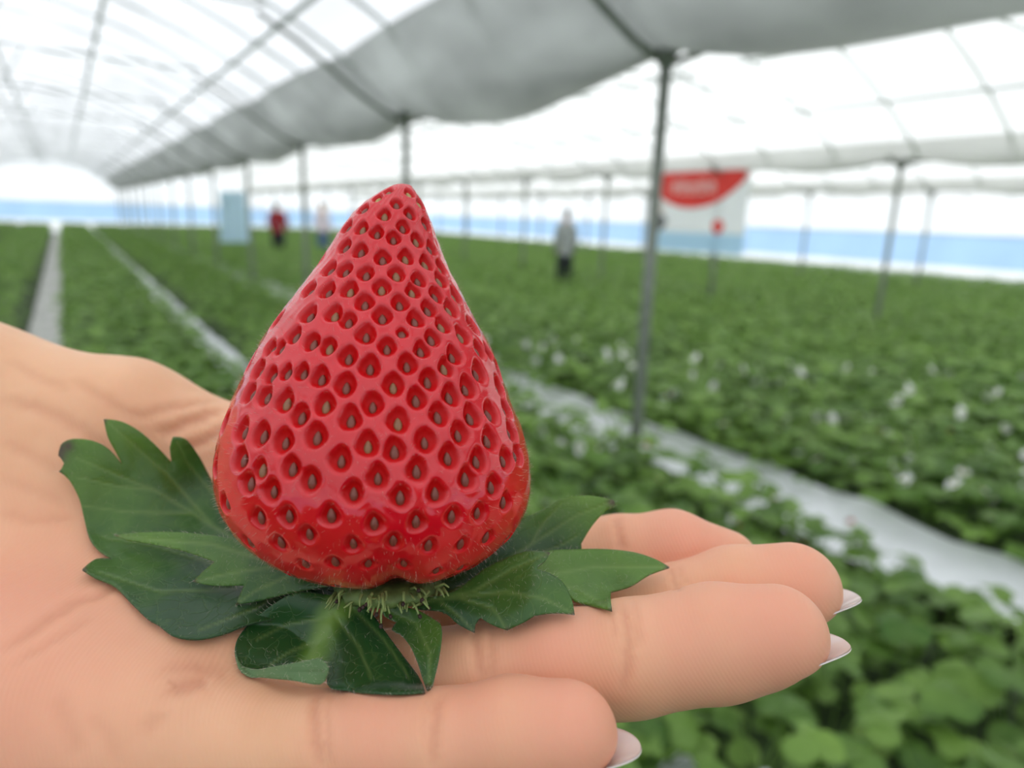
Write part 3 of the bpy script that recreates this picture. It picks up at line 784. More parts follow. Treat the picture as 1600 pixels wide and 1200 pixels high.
HL = to_world(mm(-60, -60, 115))
hw = to_world(hv) - HL
me = new_mesh('hand', hw, hq, skin)
attr(me, 'crease', crease); attr(me, 'pink', pink)
hand = link('hand', me, None, HL)
tag(hand, 'open palm with long pale nails reaching in from the left, carrying one big strawberry', 'hand')

nail_m, nt, b = mat('pale_nail')
b.inputs['Base Color'].default_value = (0.80, 0.66, 0.62, 1); b.inputs['Roughness'].default_value = 0.16; b.inputs['Coat Weight'].default_value = 0.5
b.inputs['Subsurface Weight'].default_value = 0.2; b.inputs['Subsurface Scale'].default_value = 0.002
for k in ('pinky', 'ring', 'middle', 'index', 'thumb'):
    c, r, td, nd, bb = NF[k]
    nu, nv = 15, 34; V = []; L0, L1 = -1.45 * r, r + 1.9
    for j in range(nv):
        v = 1 - (1 - j / (nv - 1)) ** 1.6; s = L0 + (L1 - L0) * v
        hw_ = 0.84 * r * (1.0 if v < .45 else max(0, 1 - ((v - .45) / .55) ** 2.6) ** .5 * .97 + .03)
        for i in range(nu):
            u = (2 * i / (nu - 1) - 1) * hw_
            drop = (u * u) / (2 * r * .95)
            V.append(c + nd * (r * .70 - drop * .8 - .25 * v * v) + td * s + bb * u)
    V = np.array(V); top = V + nd * .28
    F = grid_faces(nu, nv); n0 = len(V)
    F2 = np.concatenate([F[:, ::-1], F + n0])
    rim = [j * nu for j in range(nv)] + [(nv - 1) * nu + i for i in range(1, nu)] + [j * nu + nu - 1 for j in range(nv - 2, -1, -1)] + list(range(nu - 2, 0, -1))
    sd = np.array([(rim[i], rim[(i + 1) % len(rim)], rim[(i + 1) % len(rim)] + n0, rim[i] + n0) for i in range(len(rim))])
    obj('nail', to_world(np.concatenate([V, top])) - HL, np.concatenate([F2, sd]), nail_m, hand)

# ================================================================== the strawberry
SB = to_world(C(604, 933, 113))
straw = thing('strawberry', 'large glossy red conical strawberry standing tip up on the open palm', 'strawberry', SB)
ROWS = np.array([(288,629,636),(291,614,643),(296,604,648),(302,594,653),(309,583,657),(318,571,663),(334,553,671),(355,536,679),(372,525,685),(392,513,693),(419,496,704),(445,476,719),
 (471,457,732),(501,434,748),(530,415,766),(560,399,781),(596,381,793),(633,365,807),(663,354,821),(690,347,829),(715,343.5,835),(740,343,837)], float)
YQ = 740.0; BP = 167.0
DTIP, DBASE = 116.0, 113.5
def berry_profile(n1=300, n2=200):
    ys, xc, hwid = [], [], []
    t = np.linspace(0, 1, n1) ** 1.25
    yy = 288 + (YQ - 288) * t
    L = np.interp(yy, ROWS[:, 0], ROWS[:, 1]); R_ = np.interp(yy, ROWS[:, 0], ROWS[:, 2])
    k = np.ones(9) / 9
    sm = lambda a: np.convolve(np.pad(a, 4, mode='edge'), k, 'valid')
    w = (R_ - L) / 2; w = np.where(np.arange(n1) < 12, w, sm(w)); c = sm((R_ + L) / 2)
    w[0] = 0.5
    ys += list(yy); xc += list(c); hwid += list(w)
    for a in np.linspace(0, 1, n2)[1:]:
        th = a * math.pi * .5
        dy = BP * math.sin(th) ** .96; r = 247 * max(0.0, math.cos(th)) ** .93
        dim = 26 * max(0, 1 - (r / 95) ** 2)                    # hollow where the calyx sits
        ys.append(YQ + dy - dim); xc.append(590 + 12 * math.sin(th)); hwid.append(max(r, .5))
    return np.array(ys), np.array(xc), np.array(hwid)
by, bx, bw = berry_profile()
NU = 760
ph = np.linspace(0, 2 * math.pi, NU, endpoint=False)
tt = np.clip((by - 288) / (900 - 288), 0, 1.05); bd = DTIP + (DBASE - DTIP) * tt
ctr = C(bx, by, bd); rmm = bw / FPX * bd * 0.966
lob = 1 + 0.012 * np.sin(3 * ph + .7) + 0.008 * np.sin(5 * ph + 2)
depthk = 0.93
bumpy = np.interp(by, [288, 420, 760, 900], [0.5, 1.0, 1.0, 1.0])
RR = rmm[:, None] * (1 + (lob[None] - 1) * np.interp(by, [300, 500, 740], [.2, .6, 1])[:, None] * (np.abs(np.sin(ph)) ** 1.0)[None])
BVc = np.empty((len(by), NU, 3))
BVc[..., 0] = ctr[:, None, 0] + RR * np.cos(ph)
BVc[..., 1] = ctr[:, None, 1]
BVc[..., 2] = ctr[:, None, 2] - RR * depthk * np.sin(ph)          # sin > 0 faces the camera
# furrow at the front of the base and two soft shoulders
fr = np.exp(-((BVc[..., 0] - C(601, 910, 95)[0]) / 2.6) ** 2) * np.clip((by[:, None] - 800) / 100, 0, 1) * (np.sin(ph)[None] > -.3)
BVc[..., 1] += 1.5 * fr; BVc[..., 2] += 1.0 * fr
def project(c): return np.stack([800 + FPX * c[..., 0] / c[..., 2], 600 - FPX * c[..., 1] / c[..., 2]], -1)
def grid_normals(G):
    du = np.roll(G, -1, 1) - np.roll(G, 1, 1); dv = np.gradient(G, axis=0)
    n = np.cross(du, dv); n /= np.linalg.norm(n, axis=-1)[..., None] + 1e-9
    ax_ = G - ctr[:, None]; s = np.sign(np.einsum('ijk,ijk->ij', n, ax_) + 1e-12); s[:3] = 1; 
    return n * np.where(np.median(s) < 0, -1, 1)
BN = grid_normals(BVc)
BN[0] = mm(0, 1, 0)
px2 = project(BVc)
facing = np.einsum('ijk,ijk->ij', BN, BVc) < 0
SEEDS = []
def add(ox, oy, sc, pts): SEEDS.extend([(ox + u / sc, oy + v / sc) for u, v in pts])
add(460,280,5.333,[(688,155),(780,98),(855,203),(962,118),(1057,210),(570,250),(745,300),(972,290),(1128,300),(553,410),(680,450),(910,405),(1102,385),(825,495),(1032,510),(432,400),(410,570),(545,600),(732,655),(938,655),(1150,580),(1105,700),(285,750),(408,755),(595,780),(852,790),(1045,830),(1235,740),(1228,850),(265,935),(452,920),(732,910),(990,930),(1195,965),(1350,985),(110,930),(580,1020),(888,1040),(1125,1080),(1310,1090),(110,1130),(315,1125),(440,1180),(740,1150),(1022,1170)])
add(340,440,5.333,[(1235,435),(1540,430),(630,460),(770,510),(922,550),(1078,620),(1408,545),(510,550),(425,560),(1268,715),(1580,695),(330,740),(430,790),(560,770),(700,770),(838,810),(1065,880),(1460,880),(255,935),(385,960),(550,1010),(885,1025),(1300,1030),(670,1130),(1100,1165),(1510,1165)])
add(560,440,5.333,[(370,430),(710,370),(630,480),(880,460),(528,580),(815,615),(1020,570),(960,370),(730,730),(1015,770),(1095,610),(590,825),(915,890),(775,955),(490,990),(1115,1110),(675,1120),(960,1140),(1180,900),(1240,1080),(1170,760)])
add(330,580,5.333,[(870,550),(580,595),(1300,620),(1540,680),(410,530),(655,825),(1065,750),(830,925),(1400,905),(495,1020),(1190,1020),(1570,1065),(400,830),(240,510),(230,740),(310,960)])
add(560,580,5.333,[(575,595),(850,535),(1110,590),(755,735),(1015,750),(1240,755),(495,845),(905,910),(1135,965),(660,1035),(1225,1110),(1290,520),(1330,700),(1400,560)])
add(340,720,5.333,[(590,475),(935,465),(1305,545),(350,490),(760,630),(1125,705),(1460,690),(510,700),(730,880),(970,860),(1260,870),(1545,875)])
add(560,720,5.333,[(485,520),(800,475),(1015,450),(600,720),(860,705),(1080,650),(650,935),(860,900),(420,1020)])
sp = []                                        # (row, column)
sub = (slice(None, None, 2), slice(None, None, 2))
pxs = px2[sub]; fcs = facing[sub]
for (u, v) in SEEDS:
    dd = np.hypot(pxs[..., 0] - u, pxs[..., 1] - v) + np.where(fcs, 0, 1e6)
    k = np.unravel_index(np.argmin(dd), dd.shape); sp.append((k[0] * 2, k[1] * 2))
pos = [BVc[k] for k in sp]
# the far side, by the same spacing
cand = rng.permutation(len(by) * NU)[:26000]; tree = np.array(pos)
for k in cand:
    i, j = divmod(int(k), NU)
    if by[i] < 300 or i > len(by) - 70: continue
    p = BVc[i, j]; want = np.interp(by[i], [300, 420, 600, 740, 880], [3.0, 4.2, 5.2, 5.8, 5.6])
    if np.min(np.linalg.norm(tree - p, axis=1)) > want * (1.12 if facing[i, j] else 1):
        tree = np.vstack([tree, p]); sp.append((i, j)); pos.append(p)
sp = sp[:298]
dis = np.zeros(BVc.shape[:2]); pit = np.zeros_like(dis); seeds = []
pp = np.array([BVc[k] for k in sp]); nnd = np.array([np.sort(np.linalg.norm(pp - q_, axis=1))[1:3].mean() for q_ in pp])
flat = BVc.reshape(-1, 3)
for si, (i, j) in enumerate(sp):
    p = BVc[i, j]; n = BN[i, j]
    upv = mm(0, 1, 0) - n * n[1]
    if np.linalg.norm(upv) < .15: upv = mm(1, 0, 0) - n * n[0]
    upv /= np.linalg.norm(upv); sd = np.cross(upv, n)
    y = by[i]
    rx = np.interp(y, [295, 340, 430, 560, 680, 760, 830, 890], [.9, 1.15, 1.4, 1.7, 1.75, 1.5, 1.25, .9])
    rx = min(rx * .97, max(.42 * nnd[si], .7))
    dp = np.interp(y, [295, 340, 430, 560, 680, 760, 830, 900], [.5, .62, .78, .9, .85, .62, .42, .22])
    q = np.abs(flat - p).max(1) < 4.2; ids = np.nonzero(q)[0]
    w = flat[ids] - p; a = w @ sd; c = w @ upv
    c = c - .14 * rx                                # the pit reaches further towards the tip
    ry = np.where(c > 0, 1.22 * rx, 1.02 * rx); ax_ = rx * np.where(c > 0, 1 - .28 * np.clip(c / ry, 0, 1), 1)
    rho = np.sqrt((a / ax_) ** 2 + (c / ry) ** 2)
    rho = rho + .05 * np.sin(3.1 * np.arctan2(c, a) + i * 1.7)
    f = np.clip(1 - (rho / 1.12) ** 2, 0, 1) ** .82
    lip = np.exp(-((rho - 1.42) / .28) ** 2)
    dis.ravel()[ids] = np.minimum(dis.ravel()[ids], 0) * 1 + 0
    cur = dis.ravel()[ids]; new = -dp * 1.42 * f
    dis.ravel()[ids] = np.minimum(cur, new)
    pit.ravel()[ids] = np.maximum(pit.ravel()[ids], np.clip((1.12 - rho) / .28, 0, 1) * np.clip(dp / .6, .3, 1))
    seeds.append((p - n * dp * 1.24, n, upv, sd, y))
# pillow the skin between the pits
pil = np.zeros_like(dis); pk = pit.copy()
for _ in range(3):
    pk = (pk + np.roll(pk, 5, 1) + np.roll(pk, -5, 1) + np.vstack([pk[3:], pk[-1:].repeat(3, 0)]) + np.vstack([pk[:1].repeat(3, 0), pk[:-3]])) / 5
dis += .35 * pk * (1 - pit)
for _ in range(3):
    dis = (np.roll(dis, 1, 1) + np.roll(dis, -1, 1) + 2 * dis) / 4
    dis = (np.vstack([dis[:1], dis[:-1]]) + np.vstack([dis[1:], dis[-1:]]) + 2 * dis) / 4
fine = .03 * np.sin(by[:, None] * .19 + 7 * np.cos(ph)[None] * 2) * np.sin(ph * 31 + by[:, None] * .03)
BV = BVc + BN * (dis + fine * (1 - pit))[..., None]
Vb = BV.reshape(-1, 3); Fb = grid_faces(NU, len(by), True)[:, ::-1]
berry_m, nt, b = mat('strawberry_skin')
pa = node(nt, 'ShaderNodeAttribute', attribute_name='pit'); ha = node(nt, 'ShaderNodeAttribute', attribute_name='height')
tc = node(nt, 'ShaderNodeTexCoord'); nz = node(nt, 'ShaderNodeTexNoise', Scale=160.0, Detail=5.0); nt.links.new(tc.outputs['Object'], nz.inputs['Vector'])
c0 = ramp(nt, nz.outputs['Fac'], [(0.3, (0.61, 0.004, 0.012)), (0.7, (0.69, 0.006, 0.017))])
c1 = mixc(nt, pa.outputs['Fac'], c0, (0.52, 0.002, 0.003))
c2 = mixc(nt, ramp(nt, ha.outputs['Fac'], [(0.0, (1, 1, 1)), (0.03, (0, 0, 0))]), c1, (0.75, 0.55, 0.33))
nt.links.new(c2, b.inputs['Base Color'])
for nm_, v0, v1 in (('Roughness', .13, .42), ('Specular IOR Level', .8, .2)):
    mr = node(nt, 'ShaderNodeMapRange'); mr.inputs[3].default_value = v0; mr.inputs[4].default_value = v1
    nt.links.new(pa.outputs['Fac'], mr.inputs[0]); nt.links.new(mr.outputs[0], b.inputs[nm_])
b.inputs['Roughness'].default_value = 0.15; b.inputs['IOR'].default_value = 1.45
b.inputs['Subsurface Weight'].default_value = 0.12; b.inputs['Subsurface Radius'].default_value = (1.0, 0.12, 0.1); b.inputs['Subsurface Scale'].default_value = 0.0015
bp = node(nt, 'ShaderNodeBump', Strength=0.12, Distance=0.00015); n2 = node(nt, 'ShaderNodeTexNoise', Scale=900.0, Detail=3.0)
nt.links.new(tc.outputs['Object'], n2.inputs['Vector']); nt.links.new(n2.outputs['Fac'], bp.inputs['Height']); nt.links.new(bp.outputs[0], b.inputs['Normal'])
me = new_mesh('flesh', to_world(Vb) - SB, Fb, berry_m)
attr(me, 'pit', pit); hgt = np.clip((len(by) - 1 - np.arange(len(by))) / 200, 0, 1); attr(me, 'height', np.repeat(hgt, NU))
link('flesh', me, straw)
# seeds: one object each
V = []; ns, nr_ = 10, 9
for j in range(nr_):
    t = j / (nr_ - 1); z = 1 - 2 * t
    r = math.sqrt(max(0, 1 - z * z)) * (1 - .38 * max(0, z))
    for k in range(ns):
        a = 2 * math.pi * k / ns; V.append((r * math.cos(a) * .58, z * .98, r * math.sin(a) * .42))
SV = np.array(V); SF = grid_faces(ns, nr_, True)
seed_mats = [simple('seed_brown', (0.20, 0.048, 0.03), .4, .25, 900), simple('seed_tan', (0.26, 0.12, 0.055), .4, .25, 900), simple('seed_olive', (0.42, 0.30, 0.10), .4, .25, 900)]
seed_me = [new_mesh('seed', SV * .001, SF, m) for m in seed_mats]
for (p, n, u, s, y) in seeds:
    k = 2 if y < 325 and random.random() < .6 else (0 if random.random() < (.93 if y > 480 else .6) else 1)
    o = link('seed', seed_me[k], straw)
    Rm = np.stack([s, u, n], 1) * np.array([1, 1, -1])[:, None]          # camera mm axes (depth forward) -> Blender camera axes
    Rw = ROT @ Rm
    if np.linalg.det(Rw) < 0: Rw[:, 0] *= -1
    sc = np.interp(y, [295, 400, 560, 760, 890], [.85, .95, 1.02, 1.05, .85]) * random.uniform(.9, 1.1)
    loc = to_world(p + n * .12) - SB
    o.matrix_local = Matrix([[*(Rw[0] * sc), loc[0]], [*(Rw[1] * sc), loc[1]], [*(Rw[2] * sc), loc[2]], [0, 0, 0, 1]])
# fine white hairs on the flesh
def hairs(name, P0, N0, L, w, m, parent, origin, curl=.5):
    k = len(P0); r1 = rng.normal(0, 1, (k, 3)); tan = r1 - N0 * np.einsum('ij,ij->i', r1, N0)[:, None]; tan /= np.linalg.norm(tan, axis=1)[:, None] + 1e-9
    side = np.cross(N0, tan); L = L * rng.uniform(.5, 1.2, k)
    a = P0 - N0 * .05; m1 = P0 + (N0 * .7 + tan * curl * .35) * (L * .6)[:, None]; e = P0 + (N0 * .9 + tan * curl) * L[:, None]
    sw = side * w
    V = np.stack([a - sw, a + sw, m1 + sw * .8, m1 - sw * .8, e], 1).reshape(-1, 3); b0 = np.arange(k) * 5
    F = [tuple(q) for i in b0 for q in ((i, i+1, i+2, i+3),)] + [(i+3, i+2, i+4) for i in b0]
    return tag(obj(name, to_world(V) - origin, F, m, parent), kind='stuff')
hair_w = simple('pale_hair', (0.85, 0.72, 0.62), .5, .05, 10)
ok = np.nonzero((pit.ravel() < .6) & (np.repeat(by, NU) > 300))[0]
wt = (np.repeat(np.gradient(by).clip(.05), NU) * np.repeat(rmm, NU))[ok]; wt /= wt.sum()
pick = rng.choice(ok, 4600, p=wt)
hairs('fuzz', Vb[pick], BN.reshape(-1, 3)[pick], .95, .009, hair_w, straw, SB)

# ================================================================== calyx
def leaf_material(name, dark, light, vein, tr=.22, rough=.42):
    m, nt, b = mat(name)
    va = node(nt, 'ShaderNodeAttribute', attribute_name='vein'); la = node(nt, 'ShaderNodeAttribute', attribute_name='tone'); ta = node(nt, 'ShaderNodeAttribute', attribute_name='tip')
    tc = node(nt, 'ShaderNodeTexCoord'); nz = node(nt, 'ShaderNodeTexNoise', Scale=130.0, Detail=5.0); nt.links.new(tc.outputs['Object'], nz.inputs['Vector'])
    sm = node(nt, 'ShaderNodeMath', operation='MULTIPLY_ADD'); sm.inputs[1].default_value = .55; nt.links.new(nz.outputs['Fac'], sm.inputs[0]); nt.links.new(la.outputs['Fac'], sm.inputs[2])
    c0 = ramp(nt, sm.outputs[0], [(.2, dark), (.95, light)])
    wn_ = node(nt, 'ShaderNodeTexNoise', Scale=300.0, Detail=2.0); nt.links.new(tc.outputs['Object'], wn_.inputs['Vector'])
    wp = mixc(nt, .004, tc.outputs['Object'], wn_.outputs['Color'], 'ADD')
    vo = node(nt, 'ShaderNodeTexVoronoi', Scale=330.0); vo.feature = 'DISTANCE_TO_EDGE'; nt.links.new(wp, vo.inputs['Vector'])
    vr = ramp(nt, vo.outputs['Distance'], [(0.0, (.3, .3, .3)), (0.045, (0, 0, 0))])
    mx = node(nt, 'ShaderNodeMath', operation='MAXIMUM'); nt.links.new(va.outputs['Fac'], mx.inputs[0]); nt.links.new(vr, mx.inputs[1])
    mv = node(nt, 'ShaderNodeMath', operation='MULTIPLY'); mv.inputs[1].default_value = .3; nt.links.new(mx.outputs[0], mv.inputs[0])
    c1 = mixc(nt, mv.outputs[0], c0, vein)
    c2 = mixc(nt, ta.outputs['Fac'], c1, (.10, .07, .045))
    nt.links.new(c2, b.inputs['Base Color']); b.inputs['Roughness'].default_value = rough; b.inputs['Specular IOR Level'].default_value = .5
    b.inputs['Sheen Weight'].default_value = .12; b.inputs['Sheen Roughness'].default_value = .5
    bp = node(nt, 'ShaderNodeBump', Strength=.4, Distance=.00025); bp.invert = True
    hb = node(nt, 'ShaderNodeMath', operation='MULTIPLY_ADD'); hb.inputs[1].default_value = .9; nt.links.new(wn_.outputs['Fac'], hb.inputs[0]); nt.links.new(mx.outputs[0], hb.inputs[2])
    nt.links.new(hb.outputs[0], bp.inputs['Height']); nt.links.new(bp.outputs[0], b.inputs['Normal'])
    t = node(nt, 'ShaderNodeBsdfTranslucent'); nt.links.new(c2, t.inputs['Color']); ms = node(nt, 'ShaderNodeMixShader'); ms.inputs[0].default_value = tr
    out = next(n for n in nt.nodes if n.type == 'OUTPUT_MATERIAL')
    nt.links.new(b.outputs[0], ms.inputs[1]); nt.links.new(t.outputs[0], ms.inputs[2]); nt.links.new(ms.outputs[0], out.inputs[0])
    return m
SEPAL = leaf_material('sepal_green', (.014, .075, .012), (.19, .37, .045), (.28, .40, .11), .24, .32)
SEPAL_UNDER = leaf_material('sepal_underside', (.07, .15, .05), (.20, .33, .13), (.09, .16, .06), .15, .6)
def rbf(pts, vals, q):
    pts = np.array(pts, float) / 100; q = np.asarray(q, float) / 100
    def U(r): return np.where(r > 1e-9, r * r * np.log(r + 1e-12), 0)
    n = len(pts); K = U(np.linalg.norm(pts[:, None] - pts[None], axis=-1)) + 1e-3 * np.eye(n)
    Pm = np.c_[np.ones(n), pts]; A = np.block([[K, Pm], [Pm.T, np.zeros((3, 3))]])
    w = np.linalg.solve(A, np.r_[vals, 0, 0, 0])
    return U(np.linalg.norm(q[:, None] - pts[None], axis=-1)) @ w[:n] + np.c_[np.ones(len(q)), q] @ w[n:]
def smooth_outline(pts, corner):
    P_ = np.array(pts, float); n = len(P_); out = []
    for i in range(n):
        p0, p1, p2, p3 = P_[(i-1) % n], P_[i], P_[(i+1) % n], P_[(i+2) % n]
        m1 = (p2 - p0) * .5 * (0 if i in corner else 1); m2 = (p3 - p1) * .5 * (0 if (i+1) % n in corner else 1)
        k = max(2, int(np.linalg.norm(p2 - p1) / 6))
        for s in np.arange(k) / k:
            h = (2*s**3-3*s**2+1, s**3-2*s**2+s, -2*s**3+3*s**2, s**3-s**2)
            out.append(h[0]*p1 + h[1]*m1 + h[2]*p2 + h[3]*m2)
    return np.array(out)
def inside(poly, q):
    x, y = q[:, 0], q[:, 1]; r = np.zeros(len(q), bool); n = len(poly)
    for i in range(n):
        x1, y1 = poly[i]; x2, y2 = poly[(i+1) % n]
        c = ((y1 > y) != (y2 > y)) & (x < (x2 - x1) * (y - y1) / (y2 - y1 + 1e-12) + x1); r ^= c
    return r
def seg_dist(q, a, b):
    a = np.array(a, float); b = np.array(b, float); ab = b - a; t = np.clip(((q - a) @ ab) / (ab @ ab + 1e-9), 0, 1)
    return np.linalg.norm(q - a - t[:, None] * ab, axis=1), t
def sepal(outline, corner, ctrl, veins, tips=(), tone=0.0, tonefn=None, m=SEPAL, name='sepal', parent=None, clr=.7, pillow=.25, thick=.32, clamp=True, step=4.0, edgefuzz=True):
    """outline in frame pixels; ctrl = [(px, py, depth mm)] gives the sheet its own distance and curl"""
    poly = smooth_outline(outline, set(corner))
    lo, hi = poly.min(0), poly.max(0)
    gx, gy = np.meshgrid(np.arange(lo[0], hi[0], step), np.arange(lo[1], hi[1], step)); q = np.stack([gx.ravel(), gy.ravel()], -1); q[:, 0] += (np.round((q[:, 1]-lo[1])/step) % 2) * step * .5
    q = q[inside(poly, q)]
    dmin = np.min(np.linalg.norm(q[:, None] - poly[None], axis=-1), axis=1); q = q[dmin > step * .55]
    allp = np.concatenate([poly, q]); n = len(poly)
    vs, es, fs, *_ = geometry.delaunay_2d_cdt([Vector(p) for p in allp], [(i, (i+1) % n) for i in range(n)], [list(range(n))], 1, 1e-4)
    X = np.array([tuple(v) for v in vs])
    ctrl = [(a, b_, (hand_depth(np.array([a]), np.array([b_]))[0] - float(c[1:])) if isinstance(c, str) else c) for a, b_, c in ctrl]
    d = rbf([c[:2] for c in ctrl], np.array([c[2] for c in ctrl]), X)
    vein = np.zeros(len(X)); rel = np.zeros(len(X))
    for pl, w in veins:
        L = sum(math.dist(a, b_) for a, b_ in zip(pl[:-1], pl[1:])); acc = 0
        for a, b_ in zip(pl[:-1], pl[1:]):
            ds, t = seg_dist(X, a, b_); l = math.dist(a, b_); taper = 1 - .7 * (acc + t * l) / L; acc += l
            g = np.exp(-(ds / (w * taper + 1.4)) ** 2); vein = np.maximum(vein, g); rel = np.maximum(rel, np.exp(-(ds / 16) ** 2) * taper)
    be = np.min(np.linalg.norm(X[:, None] - poly[None], axis=-1), axis=1)
    d = d + pillow * (rel - .5) * np.clip(be / 12, 0, 1)            # sheet sinks along its veins
    d += .22 * np.sin(X[:, 0] * .055 + X[:, 1] * .03) * np.clip(be / 20, 0, 1)
    if clamp:
        hd_ = hand_depth(X[:, 0], X[:, 1]) - clr
        d = np.where(hd_ < 300, -smin(-d, -hd_, 1.0) if False else np.minimum(d, hd_), d)
    V = C(X[:, 0], X[:, 1], d)
    F = [tuple(f) for f in fs]
    # face the camera
    tri = np.array([f[:3] for f in F]); nn = np.cross(V[tri[:, 1]] - V[tri[:, 0]], V[tri[:, 2]] - V[tri[:, 0]])
    F = [f if np.dot(nv_, V[f[0]]) > 0 else f[::-1] for f, nv_ in zip(F, nn)]   # mirrored by the depth axis
    me_ = new_mesh(name, to_world(V) - SB, F, m)
    attr(me_, 'vein', vein)
    tn = np.full(len(X), tone)
    if tonefn is not None: tn = tn + tonefn(X)
    attr(me_, 'tone', tn)
    tp = np.zeros(len(X))
    for (a, b_, r) in tips: tp = np.maximum(tp, np.exp(-(np.hypot(X[:, 0]-a, X[:, 1]-b_) / r) ** 2))
    attr(me_, 'tip', tp)
    o = link(name, me_, parent or straw)
    so = o.modifiers.new('thickness', 'SOLIDIFY'); so.thickness = thick * .001; so.offset = -1
    if edgefuzz:
        P0 = C(poly[:, 0], poly[:, 1], rbf([c[:2] for c in ctrl], np.array([c[2] for c in ctrl]), poly) - .3)
        cen = poly.mean(0); out = poly - cen; out /= np.linalg.norm(out, axis=1)[:, None]
        sel = rng.choice(len(poly), min(len(poly), 90), replace=False)
        if clamp:
            pd = np.minimum(P0[:, 2], hand_depth(poly[:, 0], poly[:, 1]) - clr); P0 = C(poly[:, 0], poly[:, 1], pd)
        sv = rng.choice(len(V), min(len(V) // 4, 160), replace=False); nv0 = -V[sv] / np.linalg.norm(V[sv], axis=1)[:, None] + mm(0, .6, 0)
        hairs('surface_hairs', V[sv], nv0 / np.linalg.norm(nv0, axis=1)[:, None], .7, .008, hair_w, o, SB, .9)
        hairs('edge_hairs', P0[sel], np.stack([out[:, 0], -out[:, 1], np.full(len(out), -.3)], -1)[sel], .8, .012, hair_w, o, SB, .6)
    return o
def lerp_tone(ax, ay, bx_, by_, ta, tb):
    def f(X):
        ab = np.array([bx_-ax, by_-ay], float); t = np.clip(((X - [ax, ay]) @ ab) / (ab @ ab), 0, 1); return ta + (tb-ta) * t
    return f
# big lobed sepal at the left, lying on the palm
s1 = sepal([(560,905),(470,800),(400,800),(345,770),(310,712),(290,686),(270,683),(265,700),(268,722),(245,698),(215,672),(188,658),(162,655),(168,682),(180,705),(192,727),(168,700),(142,688),(112,686),(95,695),(91,712),(100,724),
      (92,737),(108,750),(124,780),(131,808),(141,842),(158,862),(176,873),(150,873),(129,889),(150,902),(180,916),(205,941),(230,966),(246,975),(272,993),(310,998),(350,990),(385,976),(430,966),(500,950)],
      [0,6,8,12,15,20,22,28,30,40],
      [(560,905,114),(470,840,115.5),(350,770,'c5'),(285,690,'c9'),(266,722,'c6'),(165,660,'c7'),(192,727,'c5'),(100,705,'c4'),(95,737,'c3.5'),(250,790,'c3'),(300,850,'c3'),(135,820,'c2.2'),(170,870,'c1.5'),(133,889,'c3'),(220,900,'c2'),(240,970,'c2'),(310,995,'c2'),(400,968,'c3'),(400,900,'c4'),(480,945,112)],
      [([(540,915),(430,880),(330,820),(240,765),(120,715)],3.2),([(400,868),(340,780),(290,720),(277,690)],2.4),([(330,820),(260,740),(215,700),(170,660)],2.4),([(300,802),(200,800),(130,790)],1.8),([(430,880),(330,880),(230,850),(160,840)],2),([(460,890),(360,920),(250,925),(150,893)],2.2),([(470,905),(400,950),(310,985)],1.8),([(240,765),(190,760),(120,745)],1.6)],
      tips=[(94,702,14),(92,713,12),(106,697,9),(131,889,5),(91,738,5),(163,656,4)], tone=.02, tonefn=lerp_tone(430,960,180,690,-.3,.3))
s1['label'] = 'big lobed sepal with a dark withered tip'
# narrow sepal lying over it
sepal([(520,915),(470,860),(420,850),(385,845),(330,836),(270,831),(220,832),(178,836),(200,845),(235,850),(285,861),(335,878),(318,892),(301,909),(330,915),(381,915),(374,930),(368,945),(400,940),(450,928)],
      [0,7,11,13,15,17],[(520,915,109),(450,880,109.5),(400,860,112),(330,850,115),(260,838,118),(180,836,121),(335,878,112.5),(303,908,112.5),(381,915,109.5),(369,944,108.5),(440,928,108)],
      [([(510,915),(430,880),(330,850),(180,837)],3),([(430,885),(360,895),(305,908)],2),([(450,900),(400,922),(370,943)],2)], tips=[(303,909,5),(370,944,4),(180,836,5)], tone=.14, tonefn=lerp_tone(480,930,280,840,-.2,.16), clr=1.6)
# front sepal, cupped, with its rim rolled back
L3 = sepal([(575,925),(530,930),(470,925),(440,936),(400,965),(376,990),(367,1012),(371,1036),(386,1052),(430,1042),(480,1038),(508,1050),(515,1074),(560,1080),(615,1083),(664,1080),(655,1058),(625,1018),(590,970),(572,945)],
      [0,15],[(575,925,109),(520,930,108.5),(440,936,107.5),(370,1012,104),(400,985,106.5),(386,1050,100),(440,1000,107.5),(500,985,106),(480,1038,102),(510,1070,96.5),(560,1000,102.5),(560,1078,94.5),(620,1080,95),(662,1080,97),(620,1015,102),(585,965,107)],
      [([(552,925),(515,965),(494,1010),(484,1040)],13),([(515,965),(450,975),(400,1000)],2),([(500,1000),(450,1020),(420,1040)],2),([(520,960),(560,1010),(580,1060)],2),([(545,945),(600,1000),(640,1060)],2)],
      tips=[(664,1079,4)], tone=-.2, tonefn=lambda X: .75*np.exp(-(np.minimum(seg_dist(X,(552,925),(515,965))[0], seg_dist(X,(515,965),(488,1040))[0])/24)**2), clr=1.2, pillow=.5)
L3['label'] = 'front sepal with a pale midrib and rolled back rim'
fold = sepal([(368,1018),(377,1038),(396,1046),(430,1041),(478,1032),(500,1029),(512,1042),(509,1058),(499,1070),(460,1064),(420,1060),(392,1056),(373,1042)],[0],
      [(392,1056,99.5),(369,1022,102.6),(371,1038,101.2),(430,1036,97.5),(500,1029,94.6),(512,1045,93.4),(500,1068,93.6),(440,1061,96)],[([(380,1047),(440,1048),(505,1050)],2)], tone=.2, m=SEPAL_UNDER, name='rolled_rim', parent=L3, clr=1.4)
fold['label'] = 'pale green rolled back rim'
